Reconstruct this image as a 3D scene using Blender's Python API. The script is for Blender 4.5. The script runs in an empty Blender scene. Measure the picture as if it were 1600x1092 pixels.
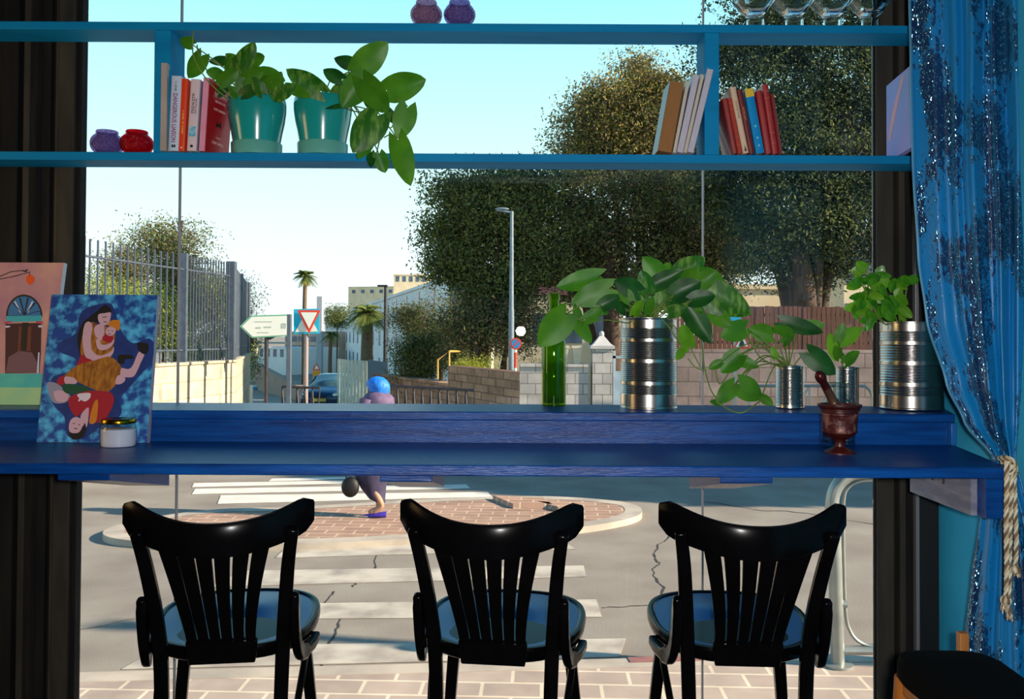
import bpy, bmesh, math, random
import numpy as np
from mathutils import Vector, Matrix, Euler, Quaternion

# ------------------------------------------------------------------ camera, world, sun, big lights, exposure
S = bpy.context.scene
COL = S.collection
PI = math.pi
CZ = 2.10                 # camera height above the street
F = 1400.0                # focal length in pixels of the 1600 px wide frame
HORIZON = 525.0
PITCH = math.radians(1.0)
ROLL = math.radians(-0.28)
SHIFT = (HORIZON - 546 - F * math.tan(PITCH)) / 1600.0
cam_d = bpy.data.cameras.new('camera')
cam = bpy.data.objects.new('camera', cam_d)
COL.objects.link(cam)
cam_d.sensor_fit = 'HORIZONTAL'
cam_d.sensor_width = 36
cam_d.lens = F / 1600 * 36
cam_d.shift_y = SHIFT
cam_d.clip_start = 0.02
cam_d.clip_end = 2000
CAMM = Matrix.Translation((0, 0, CZ)) @ Matrix.Rotation(PI / 2 + PITCH, 4, 'X') @ Matrix.Rotation(-ROLL, 4, 'Z')
cam.matrix_world = CAMM
S.camera = cam
RM = CAMM.to_3x3()


def P(px, py, y):
    """the world point that the photograph shows at (px, py), at distance y in front of the camera"""
    d = RM @ Vector(((px - 800) / F, (546 - py) / F + SHIFT * 1600 / F, -1))
    return Vector((d.x * y / d.y, y, CZ + d.z * y / d.y))


def PZ(px, py, z):
    """the point at (px, py) lying at height z"""
    d = RM @ Vector(((px - 800) / F, (546 - py) / F + SHIFT * 1600 / F, -1))
    k = (z - CZ) / d.z
    return Vector((d.x * k, d.y * k, z))


S.view_settings.view_transform = 'Standard'
S.view_settings.look = 'None'
S.view_settings.gamma = 1
S.view_settings.use_curve_mapping = False
S.view_settings.exposure = 0.0


def lin(c):
    if isinstance(c, str):
        c = tuple(int(c[i:i + 2], 16) / 255 for i in (0, 2, 4))
    return tuple(x / 12.92 if x <= .04045 else ((x + .055) / 1.055) ** 2.4 for x in c[:3]) + (1,)


W = bpy.data.worlds.new('sky')
S.world = W
W.use_nodes = True
wn, wl = W.node_tree.nodes, W.node_tree.links
wn.clear()
w_out = wn.new('ShaderNodeOutputWorld')
w_bg = wn.new('ShaderNodeBackground')
w_tc = wn.new('ShaderNodeTexCoord')
w_sx = wn.new('ShaderNodeSeparateXYZ')
w_cr = wn.new('ShaderNodeValToRGB')
wl.new(w_tc.outputs['Generated'], w_sx.inputs[0])
wl.new(w_sx.outputs['Z'], w_cr.inputs[0])
wl.new(w_cr.outputs[0], w_bg.inputs[0])
wl.new(w_bg.outputs[0], w_out.inputs[0])
for pos, c in ((0.0, 'f3feff'), (0.10, 'e4feff'), (0.20, 'ccfbff'), (0.36, '9ce8fc'), (0.55, '4a96c8'), (1.0, '1c4a80')):
    e = w_cr.color_ramp.elements.new(pos) if pos not in (0.0, 1.0) else w_cr.color_ramp.elements[0 if pos == 0 else -1]
    e.position = pos
    e.color = lin(c)
w_bg.inputs[1].default_value = 1.3

sun_d = bpy.data.lights.new('sun', 'SUN')
sun_d.energy = 11.0
sun_d.angle = math.radians(0.6)
sun_d.color = (1.0, 0.84, 0.64)
sun = bpy.data.objects.new('sun', sun_d)
COL.objects.link(sun)
SUN_AZ, SUN_EL = math.radians(-11), math.radians(24)       # azimuth from +x towards +y
sdir = Vector((math.cos(SUN_EL) * math.cos(SUN_AZ), math.cos(SUN_EL) * math.sin(SUN_AZ), math.sin(SUN_EL)))
sun.rotation_euler = (-sdir).to_track_quat('-Z', 'Y').to_euler()

# the flash the picture was taken with, beside the lens
fl_d = bpy.data.lights.new('flash', 'AREA')
fl_d.shape = 'DISK'
fl_d.size = 0.06
fl_d.energy = 42
fl_d.color = (1.0, 0.97, 0.95)
fl = bpy.data.objects.new('flash', fl_d)
COL.objects.link(fl)
fl.location = (0.055, -0.03, CZ + 0.03)
fl.rotation_euler = (math.radians(90), 0, 0)

# added warm light, no lamp seen there, for gold edges on the tins
wl_d = bpy.data.lights.new('warm_fill_light', 'AREA')
wl_d.shape = 'RECTANGLE'
wl_d.size = .5
wl_d.size_y = .9
wl_d.energy = 7
wl_d.color = (1.0, .66, .28)
wlo = bpy.data.objects.new('warm_fill_light', wl_d)
COL.objects.link(wlo)
wlo.location = (-2.5, 2.0, 2.3)
wlo.rotation_euler = (math.radians(90), 0, math.radians(-78))

# ------------------------------------------------------------------ helpers
WL = {}      # world location of every unrotated root


def setp(o, label=None, cat=None, group=None, kind=None):
    if label: o['label'] = label
    if cat: o['category'] = cat
    if group: o['group'] = group
    if kind: o['kind'] = kind
    return o


def thing(name, label, cat, loc=(0, 0, 0), group=None, rz=0):
    o = bpy.data.objects.new(name, None)
    COL.objects.link(o)
    o.location = loc
    o.rotation_euler = (0, 0, rz)
    o.empty_display_size = .05
    WL[o.name] = Vector(loc) if rz == 0 else Vector((0, 0, 0))
    return setp(o, label, cat, group)


def copy_tree(o, parent=None):
    c = o.copy()
    COL.objects.link(c)
    c.parent = parent
    for ch in [x for x in bpy.data.objects if x.parent == o]:
        copy_tree(ch, c)
    return c


class MB:
    """collects shapes that become one mesh"""

    def __init__(s):
        s.v, s.f, s.m, s.sm = [], [], [], []

    def add(s, vs, fs, mi=0, smooth=False):
        b = len(s.v)
        s.v += [tuple(v) for v in vs]
        for f in fs:
            s.f.append(tuple(b + i for i in f))
            s.m.append(mi)
            s.sm.append(smooth)
        return s

    def box(s, a, b, mi=0, M=None):
        x0, y0, z0 = a
        x1, y1, z1 = b
        vs = [Vector(p) for p in ((x0, y0, z0), (x1, y0, z0), (x1, y1, z0), (x0, y1, z0), (x0, y0, z1), (x1, y0, z1), (x1, y1, z1), (x0, y1, z1))]
        if M is not None: vs = [M @ v for v in vs]
        return s.add(vs, [(0, 3, 2, 1), (4, 5, 6, 7), (0, 1, 5, 4), (1, 2, 6, 5), (2, 3, 7, 6), (3, 0, 4, 7)], mi)

    def prism(s, pts, d, mi=0, smooth=False):
        """polygon of 3-D points extruded by vector d"""
        n = len(pts)
        d = Vector(d)
        vs = [Vector(p) for p in pts] + [Vector(p) + d for p in pts]
        fs = [tuple(range(n))[::-1], tuple(range(n, 2 * n))] + [(i, (i + 1) % n, n + (i + 1) % n, n + i) for i in range(n)]
        return s.add(vs, fs, mi, smooth)

    def ring(s, rows, mi=0, smooth=True, cap=True, closed=True):
        """rows of equal length vertex loops joined into a skin"""
        n = len(rows[0])
        vs = [p for r in rows for p in r]
        fs = []
        for j in range(len(rows) - 1):
            for i in range(n if closed else n - 1):
                k = (i + 1) % n
                fs.append((j * n + i, j * n + k, (j + 1) * n + k, (j + 1) * n + i))
        if cap and closed:
            fs.append(tuple(range(n))[::-1])
            fs.append(tuple((len(rows) - 1) * n + i for i in range(n)))
        return s.add(vs, fs, mi, smooth)

    def tube(s, pts, r, n=8, mi=0, cap=True, flat=None, smooth=True):
        """round (or flat=(w,h) rectangular with up hint) section swept along pts"""
        pts = [Vector(p) for p in pts]
        rs = r if isinstance(r, (list, tuple)) else [r] * len(pts)
        rows, prev = [], None
        for i, p in enumerate(pts):
            t = (pts[min(i + 1, len(pts) - 1)] - pts[max(i - 1, 0)])
            t = t.normalized() if t.length > 1e-9 else Vector((0, 0, 1))
            if prev is None:
                a = t.orthogonal().normalized() if abs(t.z) > .99 or True else None
                ref = Vector((0, 0, 1)) if abs(t.z) < .9 else Vector((0, 1, 0))
                a = (ref - t * ref.dot(t)).normalized()
            else:
                a = (prev - t * prev.dot(t))
                a = a.normalized() if a.length > 1e-6 else t.orthogonal().normalized()
            prev = a
            b = t.cross(a)
            rows.append([p + (a * math.cos(2 * PI * k / n) + b * math.sin(2 * PI * k / n)) * rs[i] for k in range(n)])
        return s.ring(rows, mi, smooth, cap)

    def bar(s, pts, w, h, side, mi=0):
        """rectangular section: w along 'side' vector(s), h along the third axis"""
        pts = [Vector(p) for p in pts]
        ws = w if isinstance(w, (list, tuple)) else [w] * len(pts)
        hs = h if isinstance(h, (list, tuple)) else [h] * len(pts)
        rows = []
        for i, p in enumerate(pts):
            t = (pts[min(i + 1, len(pts) - 1)] - pts[max(i - 1, 0)]).normalized()
            a = Vector(side)
            a = (a - t * a.dot(t)).normalized()
            b = t.cross(a)
            rows.append([p + a * ws[i] * .5 * x + b * hs[i] * .5 * y for x, y in ((-1, -1), (1, -1), (1, 1), (-1, 1))])
        return s.ring(rows, mi, False, True)

    def lathe(s, prof, c=(0, 0, 0), n=32, mi=0, smooth=True, M=None):
        """prof: (r, z) pairs bottom to top"""
        rows = []
        for r, z in prof:
            row = [Vector((r * math.cos(2 * PI * k / n), r * math.sin(2 * PI * k / n), z)) for k in range(n)]
            if M is not None: row = [M @ q for q in row]
            rows.append([q + Vector(c) for q in row])
        return s.ring(rows, mi, smooth, True)

    def ell(s, c, r, mi=0, n=16, m=10, M=None):
        rows = []
        for j in range(m + 1):
            a = -PI / 2 + PI * j / m
            row = [Vector((r[0] * math.cos(a) * math.cos(2 * PI * k / n) + 0, r[1] * math.cos(a) * math.sin(2 * PI * k / n), r[2] * math.sin(a))) for k in range(n)]
            if M is not None: row = [M @ q for q in row]
            rows.append([q + Vector(c) for q in row])
        return s.ring(rows, mi, True, True)

    def build(s, name, mats, parent=None, bevel=0, sub=0, solid=0, auto=True, **kw):
        me = bpy.data.meshes.new(name)
        off = WL.get(parent.name, Vector((0, 0, 0))) if parent is not None else Vector((0, 0, 0))
        if parent is not None and parent.name not in WL and parent.parent is not None:
            off = WL.get(parent.parent.name, off)
        me.from_pydata([(v[0] - off.x, v[1] - off.y, v[2] - off.z) for v in s.v], [], s.f)
        mats = mats if isinstance(mats, (list, tuple)) else [mats]
        for m in mats: me.materials.append(m)
        me.polygons.foreach_set('material_index', s.m)
        me.polygons.foreach_set('use_smooth', s.sm)
        me.validate()
        bm = bmesh.new()
        bm.from_mesh(me)
        bmesh.ops.recalc_face_normals(bm, faces=bm.faces)
        bm.to_mesh(me)
        bm.free()
        if auto:
            try: me.set_sharp_from_angle(angle=math.radians(45))
            except Exception: pass
        o = bpy.data.objects.new(name, me)
        COL.objects.link(o)
        if parent is not None: o.parent = parent
        if bevel:
            b = o.modifiers.new('bevel', 'BEVEL')
            b.width = bevel
            b.segments = 2
            b.limit_method = 'ANGLE'
            b.angle_limit = math.radians(40)
            b.harden_normals = False
        if sub:
            b = o.modifiers.new('sub', 'SUBSURF')
            b.levels = b.render_levels = sub
        if solid:
            b = o.modifiers.new('solid', 'SOLIDIFY')
            b.thickness = solid
        return setp(o, **kw)


def spline(pts, n=8):
    """Catmull-Rom through pts (tuples of any length)"""
    pts = [np.array(p, float) for p in pts]
    out = []
    for i in range(len(pts) - 1):
        p0, p1, p2, p3 = pts[max(i - 1, 0)], pts[i], pts[i + 1], pts[min(i + 2, len(pts) - 1)]
        for k in range(n):
            t = k / n
            out.append(.5 * ((2 * p1) + (-p0 + p2) * t + (2 * p0 - 5 * p1 + 4 * p2 - p3) * t * t + (-p0 + 3 * p1 - 3 * p2 + p3) * t ** 3))
    out.append(pts[-1])
    return [tuple(float(x) for x in p) for p in out]


# ------------------------------------------------------------------ materials
MATS = {}


def mat(name, c1, c2=None, rough=.6, metal=0, scale=8, stretch=(1, 1, 1), bump=0, bscale=None, coat=0, spec=.5,
        detail=4, lo=.35, hi=.65, trans=0, sheen=0, coords='Object', ramp=None):
    if name in MATS: return MATS[name]
    m = bpy.data.materials.new(name)
    m.use_nodes = True
    N, L = m.node_tree.nodes, m.node_tree.links
    b = N['Principled BSDF']
    b.inputs['Roughness'].default_value = rough
    b.inputs['Metallic'].default_value = metal
    b.inputs['Coat Weight'].default_value = coat
    b.inputs['Coat Roughness'].default_value = .08
    b.inputs['Specular IOR Level'].default_value = spec
    if sheen: b.inputs['Sheen Weight'].default_value = sheen
    b.inputs['Base Color'].default_value = lin(c1)
    if c2 or bump:
        tc = N.new('ShaderNodeTexCoord')
        mp = N.new('ShaderNodeMapping')
        mp.inputs['Scale'].default_value = stretch
        L.new(tc.outputs[coords], mp.inputs[0])
        nz = N.new('ShaderNodeTexNoise')
        nz.inputs['Scale'].default_value = scale
        nz.inputs['Detail'].default_value = detail
        L.new(mp.outputs[0], nz.inputs['Vector'])
        if c2:
            cr = N.new('ShaderNodeValToRGB')
            cr.color_ramp.elements[0].position = lo
            cr.color_ramp.elements[1].position = hi
            cr.color_ramp.elements[0].color = lin(c1)
            cr.color_ramp.elements[1].color = lin(c2)
            L.new(nz.outputs[0], cr.inputs[0])
            L.new(cr.outputs[0], b.inputs['Base Color'])
        if bump:
            nb = nz
            if bscale:
                nb = N.new('ShaderNodeTexNoise')
                nb.inputs['Scale'].default_value = bscale
                nb.inputs['Detail'].default_value = 4
                L.new(mp.outputs[0], nb.inputs['Vector'])
            bp = N.new('ShaderNodeBump')
            bp.inputs['Strength'].default_value = bump
            bp.inputs['Distance'].default_value = .01
            L.new(nb.outputs[0], bp.inputs['Height'])
            L.new(bp.outputs[0], b.inputs['Normal'])
    if trans:
        mx = N.new('ShaderNodeMixShader')
        tr = N.new('ShaderNodeBsdfTranslucent')
        tr.inputs[0].default_value = lin(c2 or c1)
        if c2: L.new(cr.outputs[0], tr.inputs[0])
        mx.inputs[0].default_value = trans
        L.new(b.outputs[0], mx.inputs[1])
        L.new(tr.outputs[0], mx.inputs[2])
        L.new(mx.outputs[0], N['Material Output'].inputs[0])
    MATS[name] = m
    return m


def thin_glass(name, tint='ffffff', ior=1.45, rough=0.0, alpha=0.0, k=1.0):
    """clear or tinted glass: what lies behind is seen through it, with fresnel reflections"""
    if name in MATS: return MATS[name]
    m = bpy.data.materials.new(name)
    m.use_nodes = True
    N, L = m.node_tree.nodes, m.node_tree.links
    N.remove(N['Principled BSDF'])
    t = N.new('ShaderNodeBsdfTransparent')
    t.inputs[0].default_value = lin(tint)
    g = N.new('ShaderNodeBsdfGlossy')
    g.inputs['Roughness'].default_value = rough
    f = N.new('ShaderNodeLayerWeight')
    pw = N.new('ShaderNodeMath')
    pw.operation = 'POWER'
    pw.inputs[1].default_value = 4.0
    L.new(f.outputs['Facing'], pw.inputs[0])
    ma = N.new('ShaderNodeMath')
    ma.operation = 'MULTIPLY_ADD'
    ma.inputs[1].default_value = .75
    ma.inputs[2].default_value = ((ior - 1) / (ior + 1)) ** 2
    L.new(pw.outputs[0], ma.inputs[0])
    mx = N.new('ShaderNodeMixShader')
    L.new(ma.outputs[0], mx.inputs[0])
    if alpha:
        tl = N.new('ShaderNodeBsdfTranslucent')
        tl.inputs[0].default_value = lin(tint)
        m0 = N.new('ShaderNodeMixShader')
        m0.inputs[0].default_value = alpha
        L.new(t.outputs[0], m0.inputs[1])
        L.new(tl.outputs[0], m0.inputs[2])
        t = m0
    L.new(t.outputs[0], mx.inputs[1])
    L.new(g.outputs[0], mx.inputs[2])
    L.new(mx.outputs[0], N['Material Output'].inputs[0])
    MATS[name] = m
    return m


def brick_mat(name, c1, c2, mortar, scale, w, h, msize=.02, rough=.85, rot=(0, 0, 0), noise=(.8, 1.15), bump=.4, offset=.5, sq=1.0):
    if name in MATS: return MATS[name]
    m = bpy.data.materials.new(name)
    m.use_nodes = True
    N, L = m.node_tree.nodes, m.node_tree.links
    b = N['Principled BSDF']
    b.inputs['Roughness'].default_value = rough
    tc = N.new('ShaderNodeTexCoord')
    mp = N.new('ShaderNodeMapping')
    mp.inputs['Rotation'].default_value = rot
    L.new(tc.outputs['Object'], mp.inputs[0])
    br = N.new('ShaderNodeTexBrick')
    br.inputs['Color1'].default_value = lin(c1)
    br.inputs['Color2'].default_value = lin(c2)
    br.inputs['Mortar'].default_value = lin(mortar)
    br.inputs['Scale'].default_value = scale
    br.inputs['Brick Width'].default_value = w
    br.inputs['Row Height'].default_value = h
    br.inputs['Mortar Size'].default_value = msize
    br.offset = offset
    L.new(mp.outputs[0], br.inputs['Vector'])
    nz = N.new('ShaderNodeTexNoise')
    nz.inputs['Scale'].default_value = 3.5
    nz.inputs['Detail'].default_value = 6
    L.new(tc.outputs['Object'], nz.inputs['Vector'])
    mr = N.new('ShaderNodeMapRange')
    mr.inputs['From Min'].default_value = .3
    mr.inputs['From Max'].default_value = .7
    mr.inputs['To Min'].default_value = noise[0]
    mr.inputs['To Max'].default_value = noise[1]
    L.new(nz.outputs[0], mr.inputs[0])
    mu = N.new('ShaderNodeMix')
    mu.data_type = 'RGBA'
    mu.blend_type = 'MULTIPLY'
    mu.inputs['Factor'].default_value = 1
    L.new(br.outputs['Color'], mu.inputs[6])
    cb = N.new('ShaderNodeCombineColor')
    for i in range(3): L.new(mr.outputs[0], cb.inputs[i])
    L.new(cb.outputs[0], mu.inputs[7])
    L.new(mu.outputs[2], b.inputs['Base Color'])
    bp = N.new('ShaderNodeBump')
    bp.inputs['Strength'].default_value = bump
    bp.inputs['Distance'].default_value = .02
    inv = N.new('ShaderNodeMath')
    inv.operation = 'SUBTRACT'
    inv.inputs[0].default_value = 1
    L.new(br.outputs['Fac'], inv.inputs[1])
    L.new(inv.outputs[0], bp.inputs['Height'])
    L.new(bp.outputs[0], b.inputs['Normal'])
    MATS[name] = m
    return m


def text(name, body, size, M, material, parent, extrude=.0002, align='CENTER', sx=1.0, font=None):
    cu = bpy.data.curves.new(name, 'FONT')
    cu.body = body
    cu.size = size
    cu.align_x = align
    cu.align_y = 'CENTER'
    cu.extrude = extrude
    cu.resolution_u = 3
    cu.offset = size * .018
    tmp = bpy.data.objects.new(name + '_tmp', cu)
    me = bpy.data.meshes.new_from_object(tmp)
    bpy.data.objects.remove(tmp)
    bpy.data.curves.remove(cu)
    me.name = name
    me.materials.clear()
    me.materials.append(material)
    o = bpy.data.objects.new(name, me)
    COL.objects.link(o)
    o.parent = parent
    off = WL.get(parent.name, Vector((0, 0, 0)))
    if parent.name not in WL and parent.parent is not None: off = WL.get(parent.parent.name, off)
    o.matrix_local = Matrix.Translation(-off) @ M @ Matrix.Diagonal((sx, 1, 1, 1))
    return o
# ------------------------------------------------------------------ the room
FLOOR = 0.69
YG = 2.80                                   # window glass
blue_wood = mat('blue painted wood', '04306e', '0a4f9c', rough=.30, scale=5, stretch=(1, 14, 14), bump=.25, bscale=26, lo=.3, hi=.75, spec=.28)
teal_wood = mat('teal painted wood', '0078ac', '0583b6', rough=.65, scale=3, stretch=(1, 6, 6), bump=.05, spec=.15)
wall_blue = mat('cyan wall paint', '22a6d0', '30b4da', rough=.75, scale=3, bump=.08, bscale=60)
dark_metal = mat('dark frame metal', '141416', '201e1b', rough=.8, spec=.2, scale=4, stretch=(6, 6, 1), lo=.4, hi=.7)
rib_metal = mat('brown grey rib metal', '2c2925', '3c3830', rough=.7, spec=.25, scale=4, stretch=(6, 6, 1))
pale_metal = mat('pale aluminium', '8d8a8c', rough=.35, metal=.4)
dark_wall = mat('dark room plaster', '1b1a1d', rough=.9)
floor_tile = mat('dark floor', '221d1a', '2c2622', rough=.7, scale=6)
pane_mat = thin_glass('window glass', 'ffffff', 1.34)
black_metal = mat('black metal', '08080a', rough=.6)  # plain black, shared by wall stub, jamb and handbag


def struct(name, mb, m, **k):
    b = k.pop('bevel', 0)
    return mb.build(name, m, None, bevel=b, kind='structure', **k)


XL, XR = -2.6, 1.31
TOP = 3.75
struct('floor', MB().box((XL - .1, -3.2, FLOOR - .12), (XR + .9, YG - .02, FLOOR)), floor_tile)
struct('ceiling', MB().box((XL - .1, -3.2, TOP), (XR + .9, YG + .25, TOP + .12)), dark_wall)
struct('wall_left', MB().box((XL - .1, -3.2, FLOOR), (XL, YG - .02, TOP)), dark_wall)
struct('wall_right', MB().box((XR, -1.0, FLOOR), (XR + .12, 2.83, TOP)).box((XR + .12, -3.2, FLOOR), (XR + .9, -1.0, TOP)), wall_blue)
struct('wall_back', MB().box((XL - .1, -3.3, FLOOR), (XR + .9, -3.2, TOP)), dark_wall)
# stub of the outer wall under, over and beside the window
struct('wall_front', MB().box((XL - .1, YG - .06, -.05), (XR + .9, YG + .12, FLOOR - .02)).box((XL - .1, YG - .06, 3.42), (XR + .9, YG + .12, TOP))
       .box((XL - .1, YG - .04, FLOOR - .02), (-1.98, YG + .12, 3.42)).box((XR, 2.84, FLOOR - .02), (XR + .9, YG + .12, 3.42)), black_metal)

win = thing('window_1', 'wide shopfront window of clear panes between dark ribbed metal frames', 'window', (0, YG, FLOOR))
del win['category']
win['kind'] = 'structure'
gx0, gx1 = P(131, 500, YG).x, P(1364, 500, YG).x
s1, s2 = P(279, 500, YG).x, P(1098, 500, YG).x
for a, b in ((gx0, s1), (s1, s2), (s2, gx1)):
    MB().box((a + .0015, YG - .004, FLOOR + .005), (b - .0015, YG + .004, 3.415)).build('window_pane', pane_mat, win)
for x in (s1, s2):
    MB().box((x - .0022, YG - .007, FLOOR), (x + .0022, YG + .007, 3.42)).build('pane_joint', mat('joint silicone', '8b8b90', rough=.4), win)


def ribbed(x0, x1, ribs, y0, y1):
    """dark folding shutter profile: flat with standing ribs"""
    mb = MB().box((x0, y0 + .02, FLOOR), (x1, y1, 3.42))
    for rx, w, d, mi in ribs:
        mb.box((rx - w / 2, y0 + .02 - d, FLOOR), (rx + w / 2, y0 + .021, 3.42), mi)
    return mb


q = lambda px: P(px, 500, YG - .03).x
ribbed(gx0 - .07, gx0, [(q(104), .05, .03, 1), (q(122), .014, .02, 0)], YG - .04, YG + .006).build('window_frame', [dark_metal, rib_metal], win, bevel=.002)
ribbed(-2.0, gx0 - .07, [(q(84), .02, .03, 1), (q(62), .03, .02, 0), (q(38), .02, .045, 1), (q(8), .05, .03, 0), (-1.75, .03, .03, 1), (-1.9, .03, .03, 0)], YG - .01, YG + .06).build('window_frame', [dark_metal, rib_metal], win, bevel=.002)
ribbed(gx1, XR, [(gx1 + .03, .052, .012, 1), (gx1 + .075, .018, .03, 1), (XR - .045, .012, .02, 0)], YG - .03, YG + .006).build('window_frame', [dark_metal, rib_metal], win, bevel=.002)
xs = P(1430, 500, 2.765).x
MB().box((xs - .006, 2.75, FLOOR), (xs + .005, 2.771, 3.42)).build('window_trim', pale_metal, win, bevel=.001)
MB().box((xs + .006, 2.752, FLOOR), (XR - .001, 2.772, 3.42)).build('window_jamb', black_metal, win)

# ------------------------------------------------------------------ ledge, counter and brackets
YF, YB = 2.08, 2.52
zc = P(800, 727, YF).z           # counter top
zl = P(800, 643, YB).z           # ledge top
xl = -1.97
worktop = thing('bar_counter', 'long deep blue painted wooden bar counter running along the window', 'counter', (0, 2.3, zc))
MB().prism([(xl, YB, zc - .026), (xl, YF, zc - .026), (P(1578, 727, YF).x, YF, zc - .026), (1.243, YB, zc - .026)], (0, 0, .026)).build('counter_board', blue_wood, worktop, bevel=.003)
for i, px in enumerate((137, 636, 1163)):
    x = P(px, 745, 2.14).x
    w = .062
    MB().prism([(x - w, 2.12, zc - .026), (x - w, 2.12, zc - .046), (x - w, 2.49, zc - .12), (x - w, 2.49, zc - .026)], (2 * w, 0, 0)).build('bracket', blue_wood, worktop, bevel=.002)
plank = mat('bare pale plank', '8b8c9a', '6e7086', rough=.7, scale=7, stretch=(6, 1, 6), lo=.4, hi=.6)
xb = P(1552, 760, 2.12).x
br = MB().box((xb - .028, 2.17, zc - .128), (xb - .012, 2.50, zc - .026), 1)
br.box((xb - .012, 2.13, zc - .128), (xb + .03, 2.50, zc - .026), 0)
for yy in (2.30, 2.36): br.box((xb - .0285, yy, zc - .075), (xb - .028, yy + .012, zc - .06), 2)
br.build('bracket', [blue_wood, plank, black_metal], worktop, bevel=.001, label='bracket with bare plank side')

ledge = thing('window_ledge', 'deep blue wooden ledge raised behind the counter, carrying the bottle and tins', 'ledge', (0, 2.6, zl))
xe = P(1489, 660, YB).x
MB().prism([(xl, 2.745, zl - .024), (xl, YB - .012, zl - .024), (xe, YB - .012, zl - .024), (XR - .006, 2.70, zl - .024), (XR - .006, 2.745, zl - .024), (gx1 - .01, 2.745, zl - .024), (gx1 - .012, YG - .006, zl - .024), (gx0 + .012, YG - .006, zl - .024), (gx0 + .01, 2.745, zl - .024)], (0, 0, .024)).build('ledge_board', blue_wood, ledge, bevel=.003)
MB().box((xl, YB + .0003, zc - .03), (xe - .015, YB + .018, zl - .0245)).build('fascia_board', blue_wood, ledge, bevel=.001)
MB().box((xe - .0145, YB - .02, zc + .0005), (xe + .002, 2.74, zl - .0245)).build('end_board', mat('lighter blue painted wood', '0b4f98', '1460a8', rough=.4, scale=5), ledge, bevel=.002)

# ------------------------------------------------------------------ wall shelf across the window
YS0, YS1 = 2.62, 2.735
shelf = thing('window_shelf', 'teal painted two-tier shelf spanning the window, carrying books and pots', 'shelf', (0, 2.68, P(800, 240, YS0).z))
zlo1 = P(760, 240, YS0).z
zlo0 = P(760, 253, YS0).z
zup1 = P(760, 36.5, YS0).z
zup0 = P(760, 49, YS0).z
MB().box((xl, YS0, zlo0), (XR - .002, YS1, zlo1)).build('shelf_board', teal_wood, shelf, bevel=.0015)
MB().box((xl, YS0, zup0), (XR - .002, YS1, zup1)).build('shelf_board', teal_wood, shelf, bevel=.0015)
for a, b in ((240, 266), (1101, 1124)):
    MB().box((P(a, 150, YS0).x, YS0 + .001, zlo1 + .0003), (P(b, 150, YS0).x, YS1 - .001, zup0 - .0003)).build('shelf_divider', teal_wood, shelf, bevel=.0015)
# ------------------------------------------------------------------ chairs
black_paint = mat('black lacquered wood', '050506', '09080a', rough=.2, scale=12, spec=.10)
seat_paint = mat('black blue seat lacquer', '10407c', '124684', rough=.32, scale=6, spec=.6)
seat_paint.node_tree.nodes['Principled BSDF'].inputs['Specular Tint'].default_value = (.45, .7, 1, 1)


def sq_outline(n, a, b, p=2.6):
    out = []
    for k in range(n):
        t = 2 * PI * k / n
        c, s = math.cos(t), math.sin(t)
        x = a * math.copysign(abs(c) ** (2 / p), c)
        y = b * math.copysign(abs(s) ** (2 / p), s)
        x *= 1 + .06 * y / b
        out.append((x, y))
    return out


SEAT = P(800, 1013, 2.15).z          # rear of the seat top


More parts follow.
